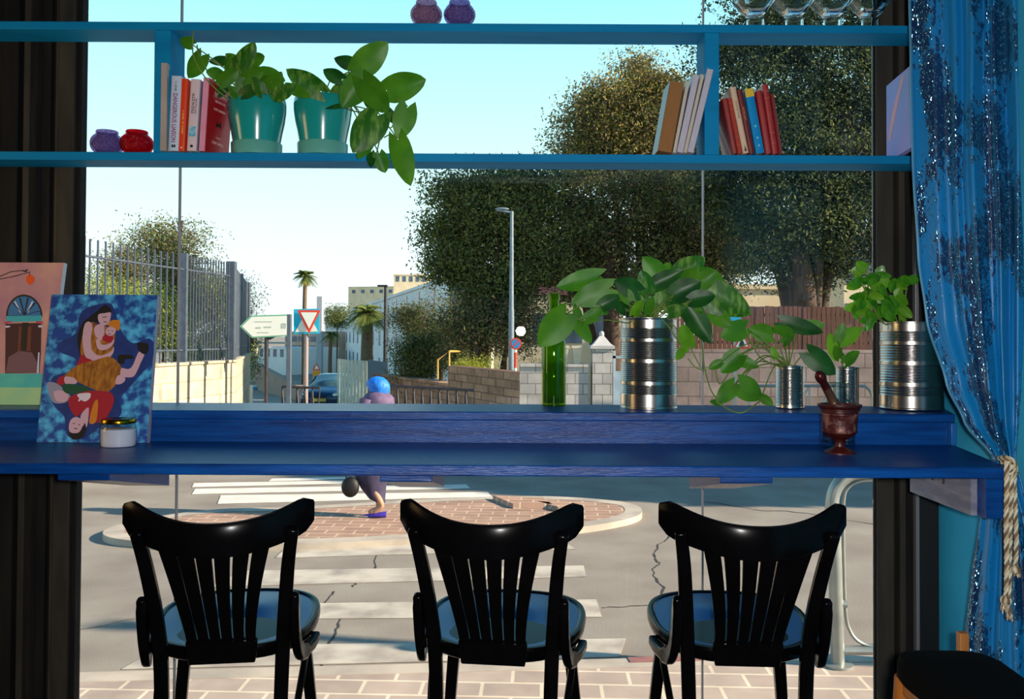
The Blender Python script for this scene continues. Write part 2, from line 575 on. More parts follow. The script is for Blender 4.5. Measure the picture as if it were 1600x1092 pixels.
def make_chair(name, label):
    t = thing(name, label, 'chair', (0, 0, FLOOR), group='bentwood chairs at the window bar')
    WL[t.name] = Vector((0, 0, 0))
    z0 = SEAT - FLOOR
    rows = []
    for k, dz in ((.90, -.036), (.96, -.036), (.99, -.03), (1, -.02), (1, -.008), (.985, -.001), (.95, 0), (.925, -.001), (.91, -.005), (.7, -.004), (.4, -.004), (.12, -.004)):
        rows.append([(x * k, y * k, z0 + .012 + .056 * y + dz) for x, y in sq_outline(48, .207, .212)])
    MB().ring(rows[:9]).build('seat', [black_paint], t)
    panel = [[(x, y, z + .0006) for x, y, z in r] for r in rows[8:]]
    low = [(x * .98, y * .98, z - .006) for x, y, z in panel[0]]
    MB().ring([low] + panel).build('seat_panel', [seat_paint], t)
    # top rail, curved plank
    rows = []
    N = 28
    for i in range(N + 1):
        s = -1 + 2 * i / N
        x = .208 * s
        y = -.372 + .100 * s * s
        zt = z0 + .326 + .048 * abs(s) ** 2.3
        zb = z0 + .250 + .040 * s * s
        e = max(0, (abs(s) - .88) / .12)
        zt -= .016 * e * e
        zb += .016 * e * e
        th = .010
        tx = 2 * .100 * s / .208
        nn = Vector((-tx, 1, 0)).normalized()
        c = Vector((x, y, 0))
        r = []
        for a, b in ((-1, .12), (-1, .88), (-.6, 1), (.6, 1), (1, .88), (1, .12), (.6, 0), (-.6, 0)):
            r.append(c + nn * th * a + Vector((0, 0, zb + (zt - zb) * b)))
        rows.append(r)
    MB().ring(rows).build('backrest_rail', black_paint, t)
    # fanned slats
    for i in range(6):
        s = (i - 2.5) / 2.5
        pts = []
        for k in range(7):
            u = k / 6
            xt, xb = .103 * s, .066 * s
            x = xb + (xt - xb) * u ** 1.5
            y = -.232 + (-.368 + .100 * (xt / .208) ** 2 + .232) * u - .010 * math.sin(PI * u)
            pts.append((x, y, z0 + .012 + .258 * u))
        MB().bar(pts, [.0225 + .0135 * (k / 6) ** 1.2 for k in range(7)], .010, (1, 0, 0)).build('slat', black_paint, t, bevel=.002)
    MB().bar([(0, -.226, z0 - .032), (0, -.230, z0 - .005), (0, -.236, z0 + .026)], [.152, .16, .164], .016, (1, 0, 0)).build('splat_base', black_paint, t, bevel=.003)
    for s in (-1, 1):
        # rear leg runs up as the back post
        pts = spline([(s * .15, -.262, 0), (s * .135, -.238, z0 * .55), (s * .138, -.225, z0 - .05), (s * .146, -.250, z0 + .09), (s * .158, -.298, z0 + .22), (s * .171, -.332, z0 + .305)], 4)
        MB().bar(pts, [.027 + .006 * math.sin(PI * k / (len(pts) - 1)) for k in range(len(pts))], .024, (1, 0, 0)).build('leg', black_paint, t, bevel=.006)
        pts = spline([(s * .205, .225, 0), (s * .178, .165, z0 - .3), (s * .150, .125, z0 - .022)], 4)
        MB().bar(pts, [.026 + .008 * k / (len(pts) - 1) for k in range(len(pts))], [.026 + .008 * k / (len(pts) - 1) for k in range(len(pts))], (1, 0, 0)).build('leg', black_paint, t, bevel=.005)
        # bent side brace: up the outside of the post, down and forward along the seat
        pts = spline([(s * .171, -.280, z0 + .142), (s * .171, -.268, z0 + .09), (s * .172, -.246, z0 + .03), (s * .178, -.195, z0 - .024), (s * .196, -.12, z0 - .036), (s * .206, -.06, z0 - .030)], 5)
        n = len(pts)
        MB().bar(pts, .021, [.040 if 2 < k < n - 8 else .026 for k in range(n)], (1, 0, 0)).build('side_brace', black_paint, t, bevel=.006)
        pts = spline([(s * .170, .06, z0 - .04), (s * .178, -.04, z0 - .075), (s * .168, -.14, z0 - .16), (s * .142, -.222, z0 - .34)], 5)
        MB().tube(pts, .009, 8).build('arched_strut', black_paint, t)
        MB().tube([(s * .186, .18, .25), (s * .142, -.246, .27)], .010, 8).build('stretcher', black_paint, t)
    MB().tube([(-.186, .185, .21), (.186, .185, .21)], .011, 8).build('stretcher', black_paint, t)
    MB().tube([(-.142, -.246, .31), (.142, -.246, .31)], .010, 8).build('stretcher', black_paint, t)
    return t


chair = make_chair('bentwood_chair', 'black bentwood chair at the counter, nearest the blue figure painting')
spots = [(P(372, 967, 2.36).x, 2.36, 8), (P(790, 967, 2.36).x + .0, 2.36, -7), (P(1139, 967, 2.36).x, 2.36, -3)]
labs = [None, 'black bentwood chair in the middle of the row, below the green bottle', 'black bentwood chair nearest the curtain, its seat the darkest of the row']
for i, (x, y, a) in enumerate(spots):
    c = chair if i == 0 else copy_tree(chair)
    if labs[i]: c['label'] = labs[i]
    c.location = (x, y, FLOOR)
    c.rotation_euler = (0, 0, math.radians(a))

# dark upholstered stool under the curtain
seat_black = mat('black upholstery', '020202', '030303', rough=.9, scale=30, bump=.1, spec=.1)
orange_wood = mat('varnished orange wood', '9a5a22', 'b56f2e', rough=.4, scale=5, stretch=(8, 8, 1))
xs0, ys0 = .915, 1.80
zs0 = 1.434
st = thing('stool', 'black padded stool with orange wooden legs below the curtain', 'stool', (xs0, ys0, FLOOR))
rows = []
for k, dz in ((.94, -.055), (1.0, -.045), (1.0, -.018), (.95, -.003), (.8, .002), (.4, .004), (.1, .004)):
    rows.append([(xs0 + x * k, ys0 + y * k, zs0 + dz) for x, y in sq_outline(40, .104, .14, 4)])
MB().ring(rows).build('seat_pad', seat_black, st)
for sx in (-1, 1):
    for sy in (-1, 1):
        MB().tube([(xs0 + sx * .085, ys0 + sy * .11, zs0 - .05), (xs0 + sx * .115, ys0 + sy * .145, FLOOR)], [.016, .012], 10).build('leg', orange_wood, st)
    MB().tube([(xs0 + sx * .1, ys0 - .13, FLOOR + .18), (xs0 + sx * .1, ys0 + .13, FLOOR + .18)], .009, 8).build('stretcher', orange_wood, st)
MB().box((xs0 - .09, ys0 - .13, zs0 - .085), (xs0 + .09, ys0 + .13, zs0 - .05)).build('seat_frame', orange_wood, st, bevel=.003)
pt = P(1511, 1000, 2.02)
slatb = MB().box((pt.x - .010, 2.03, FLOOR), (pt.x + .010, 2.05, P(1511, 990, 2.03).z))
slatb.build('wooden_post', orange_wood, None, bevel=.001, label='slim orange wooden post rising behind the black stool, against the curtain hem')
bpy.data.objects['wooden_post']['category'] = 'post'

# ------------------------------------------------------------------ curtain, rope, tassels
def curtain_mat():
    m = bpy.data.materials.new('blue satin with dark lace')
    m.use_nodes = True
    N, L = m.node_tree.nodes, m.node_tree.links
    b = N['Principled BSDF']
    tc = N.new('ShaderNodeTexCoord')
    mp = N.new('ShaderNodeMapping')
    L.new(tc.outputs['UV'], mp.inputs[0])
    mp.inputs['Scale'].default_value = (1.0, 1.0, 1)
    # large meander that carries the lace garlands
    w = N.new('ShaderNodeTexNoise')
    w.inputs['Scale'].default_value = 3.2
    w.inputs['Detail'].default_value = 1
    L.new(mp.outputs[0], w.inputs['Vector'])
    v = N.new('ShaderNodeTexNoise')
    v.inputs['Scale'].default_value = 26
    v.inputs['Detail'].default_value = 5
    v.inputs['Roughness'].default_value = .75
    L.new(mp.outputs[0], v.inputs['Vector'])
    a = N.new('ShaderNodeMath'); a.operation = 'MULTIPLY_ADD'
    L.new(v.outputs[0], a.inputs[0]); a.inputs[1].default_value = .75; L.new(w.outputs[0], a.inputs[2])
    cr = N.new('ShaderNodeValToRGB')
    cr.color_ramp.elements[0].position = .86; cr.color_ramp.elements[0].color = (0, 0, 0, 1)
    cr.color_ramp.elements[1].position = .90; cr.color_ramp.elements[1].color = (1, 1, 1, 1)
    L.new(a.outputs[0], cr.inputs[0])
    mx = N.new('ShaderNodeMix'); mx.data_type = 'RGBA'
    mx.inputs[6].default_value = lin('0a78b8'); mx.inputs[7].default_value = lin('052a58')
    L.new(cr.outputs[0], mx.inputs[0]); L.new(mx.outputs[2], b.inputs['Base Color'])
    # sequins in the lace
    vo = N.new('ShaderNodeTexVoronoi'); vo.inputs['Scale'].default_value = 240
    L.new(mp.outputs[0], vo.inputs['Vector'])
    sp = N.new('ShaderNodeSeparateColor'); L.new(vo.outputs['Color'], sp.inputs[0])
    g = N.new('ShaderNodeMath'); g.operation = 'GREATER_THAN'; g.inputs[1].default_value = .72
    L.new(sp.outputs[0], g.inputs[0])
    gm = N.new('ShaderNodeMath'); gm.operation = 'MULTIPLY'
    L.new(g.outputs[0], gm.inputs[0]); L.new(cr.outputs[0], gm.inputs[1])
    L.new(gm.outputs[0], b.inputs['Metallic'])
    mx2 = N.new('ShaderNodeMix'); mx2.data_type = 'RGBA'
    L.new(gm.outputs[0], mx2.inputs[0]); L.new(mx.outputs[2], mx2.inputs[6]); mx2.inputs[7].default_value = lin('8fd4e8')
    L.new(mx2.outputs[2], b.inputs['Base Color'])
    rr = N.new('ShaderNodeMapRange'); rr.inputs['To Min'].default_value = .38; rr.inputs['To Max'].default_value = .2
    L.new(gm.outputs[0], rr.inputs[0]); L.new(rr.outputs[0], b.inputs['Roughness'])
    # each sequin tilts its own way
    vsub = N.new('ShaderNodeVectorMath'); vsub.operation = 'SUBTRACT'; vsub.inputs[1].default_value = (.5, .5, .5)
    L.new(vo.outputs['Color'], vsub.inputs[0])
    vs = N.new('ShaderNodeVectorMath'); vs.operation = 'SCALE'
    L.new(vsub.outputs[0], vs.inputs[0])
    k = N.new('ShaderNodeMath'); k.operation = 'MULTIPLY'; k.inputs[1].default_value = 1.0
    L.new(gm.outputs[0], k.inputs[0]); L.new(k.outputs[0], vs.inputs['Scale'])
    geo = N.new('ShaderNodeNewGeometry')
    va = N.new('ShaderNodeVectorMath'); va.operation = 'ADD'
    L.new(geo.outputs['Normal'], va.inputs[0]); L.new(vs.outputs[0], va.inputs[1])
    vn = N.new('ShaderNodeVectorMath'); vn.operation = 'NORMALIZE'
    L.new(va.outputs[0], vn.inputs[0])
    L.new(vn.outputs[0], b.inputs['Normal'])
    b.inputs['Sheen Weight'].default_value = .3
    b.inputs['Sheen Tint'].default_value = lin('40b0e0')
    return m


def interp(tab, v):
    for (a, b) in zip(tab, tab[1:]):
        if a[0] <= v <= b[0]:
            t = (v - a[0]) / (b[0] - a[0])
            t = t * t * (3 - 2 * t) * .5 + t * .5
            return [x + (y - x) * t for x, y in zip(a, b)]
    return list(tab[-1] if v > tab[-1][0] else tab[0])


#        py    left px, right px, y left, y right, fold depth
CT = [(-260, 1418, 1590, 2.46, 2.22, .026), (0, 1420, 1592, 2.46, 2.22, .026), (100, 1422, 1594, 2.46, 2.22, .027), (250, 1425, 1597, 2.45, 2.22, .028), (400, 1434, 1600, 2.43, 2.22, .028),
      (500, 1447, 1600, 2.40, 2.22, .026), (600, 1478, 1597, 2.34, 2.21, .022), (660, 1506, 1593, 2.29, 2.20, .017), (718, 1553, 1588, 2.21, 2.18, .010),
      (760, 1545, 1600, 2.26, 2.17, .012), (820, 1531, 1622, 2.30, 2.13, .018), (900, 1519, 1640, 2.33, 2.10, .022), (1000, 1508, 1652, 2.35, 2.08, .024), (1200, 1500, 1665, 2.36, 2.07, .026)]
cur = thing('curtain', 'blue satin curtain with dark sequinned lace, tied back beside the counter end', 'curtain', (1.2, 2.3, FLOOR))
me = bpy.data.meshes.new('curtain_cloth')
NU, NV = 190, 150
vv, ff, uvs = [], [], []
for j in range(NV + 1):
    py = -260 + (1460) * j / NV
    _, l, r, yl, yr, fd = interp(CT, py)
    for i in range(NU + 1):
        u = i / NU
        y = yl + (yr - yl) * u
        px = l + (r - l) * u
        p = P(px, py, y)
        ph = u + .012 * math.sin(py * .011 + u * 9)
        sm = min(1, max(0, (u - .25) / .35)); wv = math.sin(2 * PI * 5.2 * ph + 1.2) * (.25 + .5 * sm) + math.sin(2 * PI * 10.3 * ph + .5 + py * .002) * .3 * sm + .45 * math.sin(2 * PI * 2.2 * ph)
        amp = fd * (.25 + .75 * min(1, u * 2.2)) if py < 718 else fd
        d = Vector((-.62, -.78, 0))
        p += d * wv * amp
        p.x = min(p.x, XR - .012)
        vv.append(p - Vector((1.2, 2.3, FLOOR)))
        uvs.append((u * .95, (1460 - (py + 260)) / 1460 * 2.5))
for j in range(NV):
    for i in range(NU):
        a = j * (NU + 1) + i
        ff.append((a, a + NU + 1, a + NU + 2, a + 1))
me.from_pydata([tuple(v) for v in vv], [], ff)
ul = me.uv_layers.new(name='UVMap')
for lp in me.loops: ul.data[lp.index].uv = uvs[lp.vertex_index]
me.polygons.foreach_set('use_smooth', [True] * len(ff))
cm = curtain_mat()
me.materials.append(cm)
co = bpy.data.objects.new('curtain_cloth', me)
COL.objects.link(co)
co.parent = cur
so = co.modifiers.new('solid', 'SOLIDIFY'); so.thickness = .0015; so.offset = 1
# hem edging turned forward on the window side
pts = [P(interp(CT, py)[1] + 1.5, py, interp(CT, py)[3] - .012) for py in range(-250, 712, 12)]
MB().tube(pts, .0035, 6).build('hem_piping', cm, cur)
rod = MB().tube([(1.0, 2.36, 3.12), (XR - .002, 2.36, 3.12)], .012, 12)
rod.build('curtain_rod', mat('brass rod', 'a58a4a', rough=.3, metal=1), None, label='slim brass curtain rod above the blue curtain')
bpy.data.objects['curtain_rod']['category'] = 'curtain rod'
rope_a = mat('beige rope strand', 'b79e78', 'cdb896', rough=.6, scale=60)
rope_b = mat('brown rope strand', '6a543c', '80684a', rough=.6, scale=60)
rope_c = mat('cream rope strand', 'ded3b6', rough=.55)
tie = thing('tieback_rope', 'twisted beige and brown cord tied round the curtain, ends knotted into tassels', 'cord', P(1573, 730, 2.1))


def twisted(pts, r, turns_per_m=55, name='cord'):
    pts = [Vector(p) for p in spline(pts, 14)]
    L = [0]
    for a, b in zip(pts, pts[1:]): L.append(L[-1] + (b - a).length)
    mb = MB()
    prev = None
    for k in range(3):
        q2, prev = [], None
        for i, p in enumerate(pts):
            t = (pts[min(i + 1, len(pts) - 1)] - pts[max(i - 1, 0)]).normalized()
            a = t.orthogonal().normalized() if prev is None else (prev - t * prev.dot(t)).normalized()
            prev = a
            b = t.cross(a)
            an = L[i] * turns_per_m * 2 * PI / 2 + k * 2 * PI / 3
            q2.append(p + (a * math.cos(an) + b * math.sin(an)) * r * .52)
        mb.tube(q2, r * .55, 6, k)
    return mb.build(name, [rope_a, rope_b, rope_c], tie)


YT = 2.075
twisted([P(1562, 716, 2.13), P(1572, 715, YT), P(1584, 722, YT), P(1587, 735, 2.1), P(1589, 742, 2.2)], .006)
twisted([P(1566, 722, 2.12), P(1575, 719, YT + .004), P(1583, 727, YT), P(1579, 742, YT)], .006)
twisted([P(1573, 720, YT), P(1573, 760, YT - .01), P(1572, 820, YT), P(1573, 880, YT), P(1572, 938, YT)], .0058)
twisted([P(1580, 722, YT), P(1580, 770, YT), P(1578, 840, YT + .005), P(1577, 900, YT), P(1576, 935, YT)], .0058)
twisted([P(1584, 724, YT + .02), P(1586, 780, YT + .03), P(1588, 840, YT + .03), P(1587, 885, YT + .03)], .0055)


def knot(c, r, seed, down):
    rd = random.Random(seed)
    mb = MB()
    for k in range(5):
        pts = []
        ax = Vector((rd.uniform(-1, 1), rd.uniform(-1, 1), rd.uniform(-.5, .5))).normalized()
        u = ax.orthogonal().normalized(); w = ax.cross(u)
        for i in range(13):
            an = 2 * PI * i / 12
            pts.append(Vector(c) + (u * math.cos(an) + w * math.sin(an)) * r * .6)
        mb.tube(pts, r * .38, 6, k % 3, cap=False)
    for k in range(14):
        an = rd.uniform(0, 2 * PI)
        e = Vector(c) + Vector((math.cos(an) * r * .8, math.sin(an) * r * .8, -down * rd.uniform(.7, 1)))
        mb.tube([Vector(c), (Vector(c) + e) / 2 + Vector((math.cos(an), math.sin(an), 0)) * r * .3, e], .0012, 4, k % 3)
    mb.build('tassel', [rope_a, rope_b, rope_c], tie)


knot(P(1572, 938, YT), .013, 1, .03)
knot(P(1577, 962, YT), .008, 2, .012)
twisted([P(1573, 942, YT), P(1577, 960, YT)], .005)
knot(P(1587, 890, YT + .03), .012, 3, .018)


# ------------------------------------------------------------------ lathe helper in measured units
def lat(mb, cx, D, prof, zb=-9, n=40, mi=0, mod=None):
    """prof: (radius, height) both read off the photograph at distance D, turned into metres"""
    c = P(cx, prof[0][1], D)
    rows = []
    for r, py in prof:
        p = P(cx, py, D)
        z = max(p.z, zb)
        rr = r * D / F
        rows.append([Vector((c.x + rr * (mod(k / n, z) if mod else 1) * math.cos(2 * PI * k / n), D + rr * (mod(k / n, z) if mod else 1) * math.sin(2 * PI * k / n), z)) for k in range(n)])
    return mb.ring(rows, mi, True, True)


# mortar and pestle
copper = mat('dark red engraved metal', '3c100c', '561a14', rough=.38, metal=.25, scale=9, spec=.6)
engr = mat('engraved band', '4a1814', '8c5c50', rough=.45, metal=.2, scale=34, bump=.6, lo=.5, hi=.62)
pest = mat('worn bronze', '5a3c30', '6e4a3a', rough=.4, metal=.5, scale=20)
DM = 2.335
mo = thing('mortar', 'dark red engraved footed mortar standing on the counter', 'mortar', (P(1312, 706, DM).x, DM, zc))
lat(MB(), 1312, DM, [(24, 709), (24, 706), (21, 703), (13, 700), (8.5, 697), (7.5, 691), (9, 687), (15, 684), (22, 680), (25, 676), (25.6, 675.5)], zc).build('foot', copper, mo)
lat(MB(), 1312, DM, [(25.6, 675.5), (26.4, 674.6), (26.4, 672.6), (25.8, 672), (26.8, 656), (27.4, 648), (28.4, 647), (28.4, 645.4), (27.8, 645)], zc).build('engraved_band', engr, mo, label='pale engraved band')
lat(MB(), 1312, DM, [(27.8, 645), (28.6, 643.5), (28.2, 642), (30, 641), (30.2, 638.5), (29.4, 638), (32, 636.5), (33, 633.5), (33, 631.5), (31.6, 631), (29.5, 632), (27.5, 640), (25, 660), (21, 672), (8, 677), (1, 677.5)], zc).build('bowl', copper, mo)
pe = thing('pestle', 'dark metal pestle with a rounded knob leaning in the mortar', 'pestle', P(1280, 584, DM - .01))
a, b = P(1279, 583, DM - .03), P(1319, 660, DM + .012)
ps, rs = [], []
for t, r in ((-.04, 2), (0, 6), (.04, 8), (.10, 8.5), (.15, 7), (.19, 6), (.3, 6.4), (.45, 6.8), (.55, 7.2), (.575, 8.6), (.6, 7.4), (.63, 8.8), (.66, 8.0), (.8, 9.2), (.95, 9.6), (1, 7), (1.01, 2)):
    ps.append(a + (b - a) * t); rs.append(r * DM / F)
MB().tube(ps[:7], rs[:7], 20).build('knob', mat('red knob metal', '4a1512', rough=.3, metal=.5), pe)
MB().tube(ps[6:], rs[6:], 20).build('shaft', pest, pe)

clear = thin_glass('clear bottle glass', 'eef4f4', 1.5)
ca = thing('glass_jar', 'clear glass storage jar standing behind the mortar', 'jar', (P(1309, 690, 2.43).x, 2.43, zc))
lat(MB(), 1309, 2.43, [(24, 700), (26, 695), (26, 645), (25.5, 636), (22, 626), (16.5, 618), (15.5, 612), (15.5, 604), (14.2, 604), (14.2, 613), (20.5, 628), (24.4, 640), (24.8, 690), (2, 692)], zc).build('glass_body', clear, ca)
lat(MB(), 1309, 2.43, [(15.4, 603.9), (18.5, 603), (19, 600), (18, 598), (9, 597), (2, 597)], zc).build('glass_stopper', thin_glass('thick clear glass', 'd8e2e4', 1.7), ca)

# candle in a jar
wax = mat('white wax', 'd4cfe0', rough=.5, spec=.3)
gold = mat('gold lid metal', '9a7a1c', rough=.22, metal=1)
DJ = 2.40
cj = thing('candle_jar', 'white candle in a glass jar with gold lid, before the figure painting', 'candle', (P(185, 695, DJ).x, DJ, zc))
lat(MB(), 185, DJ, [(23, 700), (26, 696), (26.5, 692), (26.5, 670), (25.5, 665), (24.5, 664), (24.5, 661)], zc + .0005).build('glass_body', clear, cj)
lat(MB(), 185, DJ, [(24, 699), (25.4, 695), (25.6, 690), (25.6, 670), (24, 669), (2, 669)], zc + .001).build('wax', wax, cj)
lat(MB(), 185, DJ, [(26.3, 660.5), (26.6, 659), (26.3, 655), (25.2, 653.8), (22, 653.5), (21, 654), (2, 654)], zc, n=60, mod=lambda u, z: 1 + .006 * math.sin(u * 2 * PI * 36)).build('lid', [gold], cj, label='gold screw lid')

# ------------------------------------------------------------------ pots on the shelf
glaze = mat('turquoise glaze', '178c88', '1b958f', rough=.18, scale=5, coat=.4)
glaze2 = mat('pale rim glaze', '5fa89a', rough=.3)
soil = mat('potting soil', '2a1c14', '3a281c', rough=.95, scale=60, bump=.6)
DP = 2.69
pots = []
for i, (cx, lab) in enumerate(((401, 'turquoise glazed pot beside the red book, holding a bushy pothos'), (504, 'turquoise glazed pot with pothos trailing over the shelf edge'))):
    t = thing('flower_pot', lab, 'flower pot', (P(cx, 240, DP).x, DP, zlo1), group='turquoise pots on the shelf')
    lat(MB(), cx, DP, [(28, 243), (34, 242), (34.5, 232), (36.5, 222), (39, 208), (42.5, 192), (44.8, 176), (45.2, 166), (44.6, 158), (43.4, 155), (42, 155.5), (41, 162), (40, 164), (39, 166)], zlo1 + .006, n=48).build('pot', glaze, t)
    lat(MB(), cx, DP, [(40, 166), (20, 164), (2, 163)], zlo1, n=32).build('soil', soil, t)
    lat(MB(), cx, DP, [(35, 250), (38.5, 246), (39.2, 226), (38.6, 225), (37.6, 226), (37, 236), (30, 246), (2, 246)], zlo1 + .0004, n=48).build('saucer', [glaze2], t)

# ------------------------------------------------------------------ cans
tin = mat('ribbed tin', 'b6b4ae', rough=.24, metal=1)
tin_in = mat('inside of tin', '7c7468', rough=.4, metal=1)


def can_profile(r, y0, y1, bands, period):
    """bottom y1 up to top y0; bands: list of (from, to) fractions that are ribbed"""
    pr = [(r * .96, y1 + 1), (r * 1.015, y1), (r * 1.015, y1 - 1.2), (r, y1 - 2.2)]
    H = y1 - y0
    y = y1 - 3
    st = period / 6
    while y > y0 + 3:
        f = (y1 - y) / H
        rr = r
        for a, b in bands:
            if a < f < b: rr = r * (1 - .014 * (1 - math.cos(2 * PI * (y1 - y) / period)) )
        pr.append((rr, y))
        y -= st
    pr += [(r, y0 + 2.4), (r * 1.018, y0 + 1.6), (r * 1.018, y0 + .4), (r * .99, y0), (r * .97, y0 + .6), (r * .965, y0 + 8)]
    return pr


BANDS = [(.155, .262), (.30, .505), (.545, .735), (.775, .885)]


def can(name, label, cx, D, r, y0, y1, zb, bands=BANDS, period=3.4, grp=None, lean=0):
    t = thing(name, label, 'tin can', (P(cx, y1, D).x, D, zb), grp)
    pr = can_profile(r, y0, y1, bands, period)
    lat(MB(), cx, D, pr, zb, n=56).build('can', tin, t)
    lat(MB(), cx, D, [(r * .955, y0 + 12), (r * .955, y0 + 7), (r * .5, y0 + 6), (1, y0 + 6)], zb, n=32).build('soil', soil, t)
    return t


can('tin_can', 'tall ribbed tin planter with the widest spray of leaves, next to the green bottle', 1013.5, 2.70, 43.5, 497, 636, zl, period=3.1)
can('tin_can', 'widest ribbed tin planter holding basil, half behind the curtain', 1424, 2.67, 46.5, 503, 637, zl, period=4.1)
can('tin_can', 'small ribbed tin planter with trailing pothos, between the tall tins', 1234, 2.685, 21.5, 571, 636, zl, bands=[(.08, .92)], period=2.4)
can('tin_can', 'small ribbed tin planter behind the pestle and glass jar', 1324, 2.70, 17.5, 573, 635, zl, bands=[(.08, .92)], period=2.4)

# ------------------------------------------------------------------ bottle
bg = thin_glass('green bottle glass', 'b4d834', 1.5, alpha=.3)
DB = 2.745
bo = thing('bottle', 'green wine bottle of water holding a pink flower on the ledge', 'bottle', (P(865, 634, DB).x, DB, zl))
lat(MB(), 865, DB, [(13, 638), (17, 636), (18.6, 634), (19, 630), (19, 545), (18.4, 536), (15.5, 526), (11, 516), (8.8, 507), (8, 498), (7.6, 470), (8.8, 469), (9, 462), (8.2, 458), (7, 458), (6.6, 470), (7.0, 500), (13.5, 526), (17.2, 545), (17.4, 628), (12, 630), (5, 620), (1, 616)], zl).build('glass_body', bg, bo)
lat(MB(), 865, DB, [(17.0, 628), (17.2, 624), (17.2, 566), (1, 566)], zl).build('water', thin_glass('green water', 'b4d050', 1.33, alpha=.15), bo)
fm = mat('pink petals', 'c07a86', 'e0a4ae', rough=.8, scale=40, trans=.3)
stem_m = mat('leaf stem green', '55702e', '7a9440', rough=.6, scale=10)
fl_t = thing('flower', 'flat cluster of small pink flowers standing in the green bottle', 'flower', P(865, 455, DB))
MB().tube([P(866, 600, DB), P(864, 540, DB), P(865, 470, DB), P(866, 456, DB)], .0018, 6).build('stem', stem_m, fl_t)
mb = MB()
rd = random.Random(4)
for k in range(150):
    px = 865 + rd.uniform(-23, 23)
    py = 452 + rd.uniform(-5, 7) + abs(px - 865) * .08
    c = P(px, py, DB + rd.uniform(-.03, .03))
    for j in range(5):
        an = 2 * PI * j / 5 + k
        d = Vector((math.cos(an), math.sin(an) * .8, .35 * math.sin(an * 2))) * .0042
        sd = Vector((-math.sin(an), math.cos(an), .2)) * .0016
        mb.add([c, c + d * .6 + sd, c + d, c + d * .6 - sd], [(0, 1, 2, 3)])
mb.build('petals', fm, fl_t, auto=False)
mb = MB()
for k in range(14): mb.tube([P(866, 466, DB), P(865 + rd.uniform(-20, 20), 455, DB + rd.uniform(-.02, .02))], .0008, 4)
mb.build('stalks', stem_m, fl_t)

# ------------------------------------------------------------------ candle holders
def hobnail_mat(name, c, c2):
    m = bpy.data.materials.new(name)
    m.use_nodes = True
    N, L = m.node_tree.nodes, m.node_tree.links
    b = N['Principled BSDF']
    b.inputs['Base Color'].default_value = lin(c); b.inputs['Roughness'].default_value = .12
    b.inputs['Coat Weight'].default_value = .5
    tc = N.new('ShaderNodeTexCoord'); vo = N.new('ShaderNodeTexVoronoi'); vo.inputs['Scale'].default_value = 190
    L.new(tc.outputs['Object'], vo.inputs['Vector'])
    bp = N.new('ShaderNodeBump'); bp.inputs['Strength'].default_value = 1; bp.inputs['Distance'].default_value = .004; bp.invert = True
    L.new(vo.outputs['Distance'], bp.inputs['Height']); L.new(bp.outputs[0], b.inputs['Normal'])
    vr = N.new('ShaderNodeMapRange'); vr.inputs['From Max'].default_value = .8; vr.inputs['To Min'].default_value = .12; vr.inputs['To Max'].default_value = .6
    L.new(vo.outputs['Distance'], vr.inputs[0])
    t = N.new('ShaderNodeBsdfTransparent'); t.inputs[0].default_value = lin(c2)
    mx = N.new('ShaderNodeMixShader'); L.new(vr.outputs[0], mx.inputs[0])
    L.new(b.outputs[0], mx.inputs[2]); L.new(t.outputs[0], mx.inputs[1]); L.new(mx.outputs[0], N['Material Output'].inputs[0])
    return m


def real_glass(name, c):
    m = bpy.data.materials.new(name)
    m.use_nodes = True
    N, L = m.node_tree.nodes, m.node_tree.links
    g = N.new('ShaderNodeBsdfGlass')
    g.inputs['Color'].default_value = lin(c)
    g.inputs['IOR'].default_value = 1.48
    L.new(g.outputs[0], N['Material Output'].inputs[0])
    return m


hm = {'purple': hobnail_mat('purple glass', '7c6a98', 'c8b4e0'), 'red': hobnail_mat('red glass', 'c00418', 'e0405a'), 'pink': hobnail_mat('mauve glass', '9a7a94', 'dcbcd4')}
for cx, bot, key, lab, grp, zb, D in ((167, 239, 'purple', 'purple dimpled glass candle holder beside the red one', 0, zlo1, 2.67), (213.5, 239, 'red', 'red dimpled glass candle holder against the shelf divider', 0, zlo1, 2.67),
                                     (666, 37, 'pink', 'pinkish mauve dimpled glass candle holder on the upper shelf, further from the glass bowls', 1, zup1, 2.67), (718, 37, 'purple', 'violet dimpled glass candle holder on the upper shelf, nearer the glass bowls', 1, zup1, 2.67)):
    t = thing('candle_holder', lab, 'candle holder', (P(cx, bot, D).x, D, zb), 'round glass candle holders')
    pr = [(12, 2), (14, 0)]
    for k in range(33):
        a = -.95 + (.95 + .86) * k / 32
        pr.append((24.3 * math.cos(a) ** .9, -16 - 19.5 * math.sin(a)))
    pr += [(15.2, -31.6), (16.4, -32.2), (16.8, -34.2), (16, -36), (14.6, -36), (14, -33), (14.4, -30), (21, -20), (22.5, -14), (14, -2), (2, -2)]
    prof = [(r, bot + 2 + h) for r, h in pr]
    base_y = bot

    def mod(u, z):
        v = (z - zb) * 220
        return 1 + .055 * max(0, math.sin(2 * PI * u * 20 + (PI if int(v) % 2 else 0))) * abs(math.sin(v * PI)) if .004 < (z - zb) < .056 else 1
    lat(MB(), cx, D, prof, zb, n=160, mod=mod).build('glass_bowl', hm[key], t)

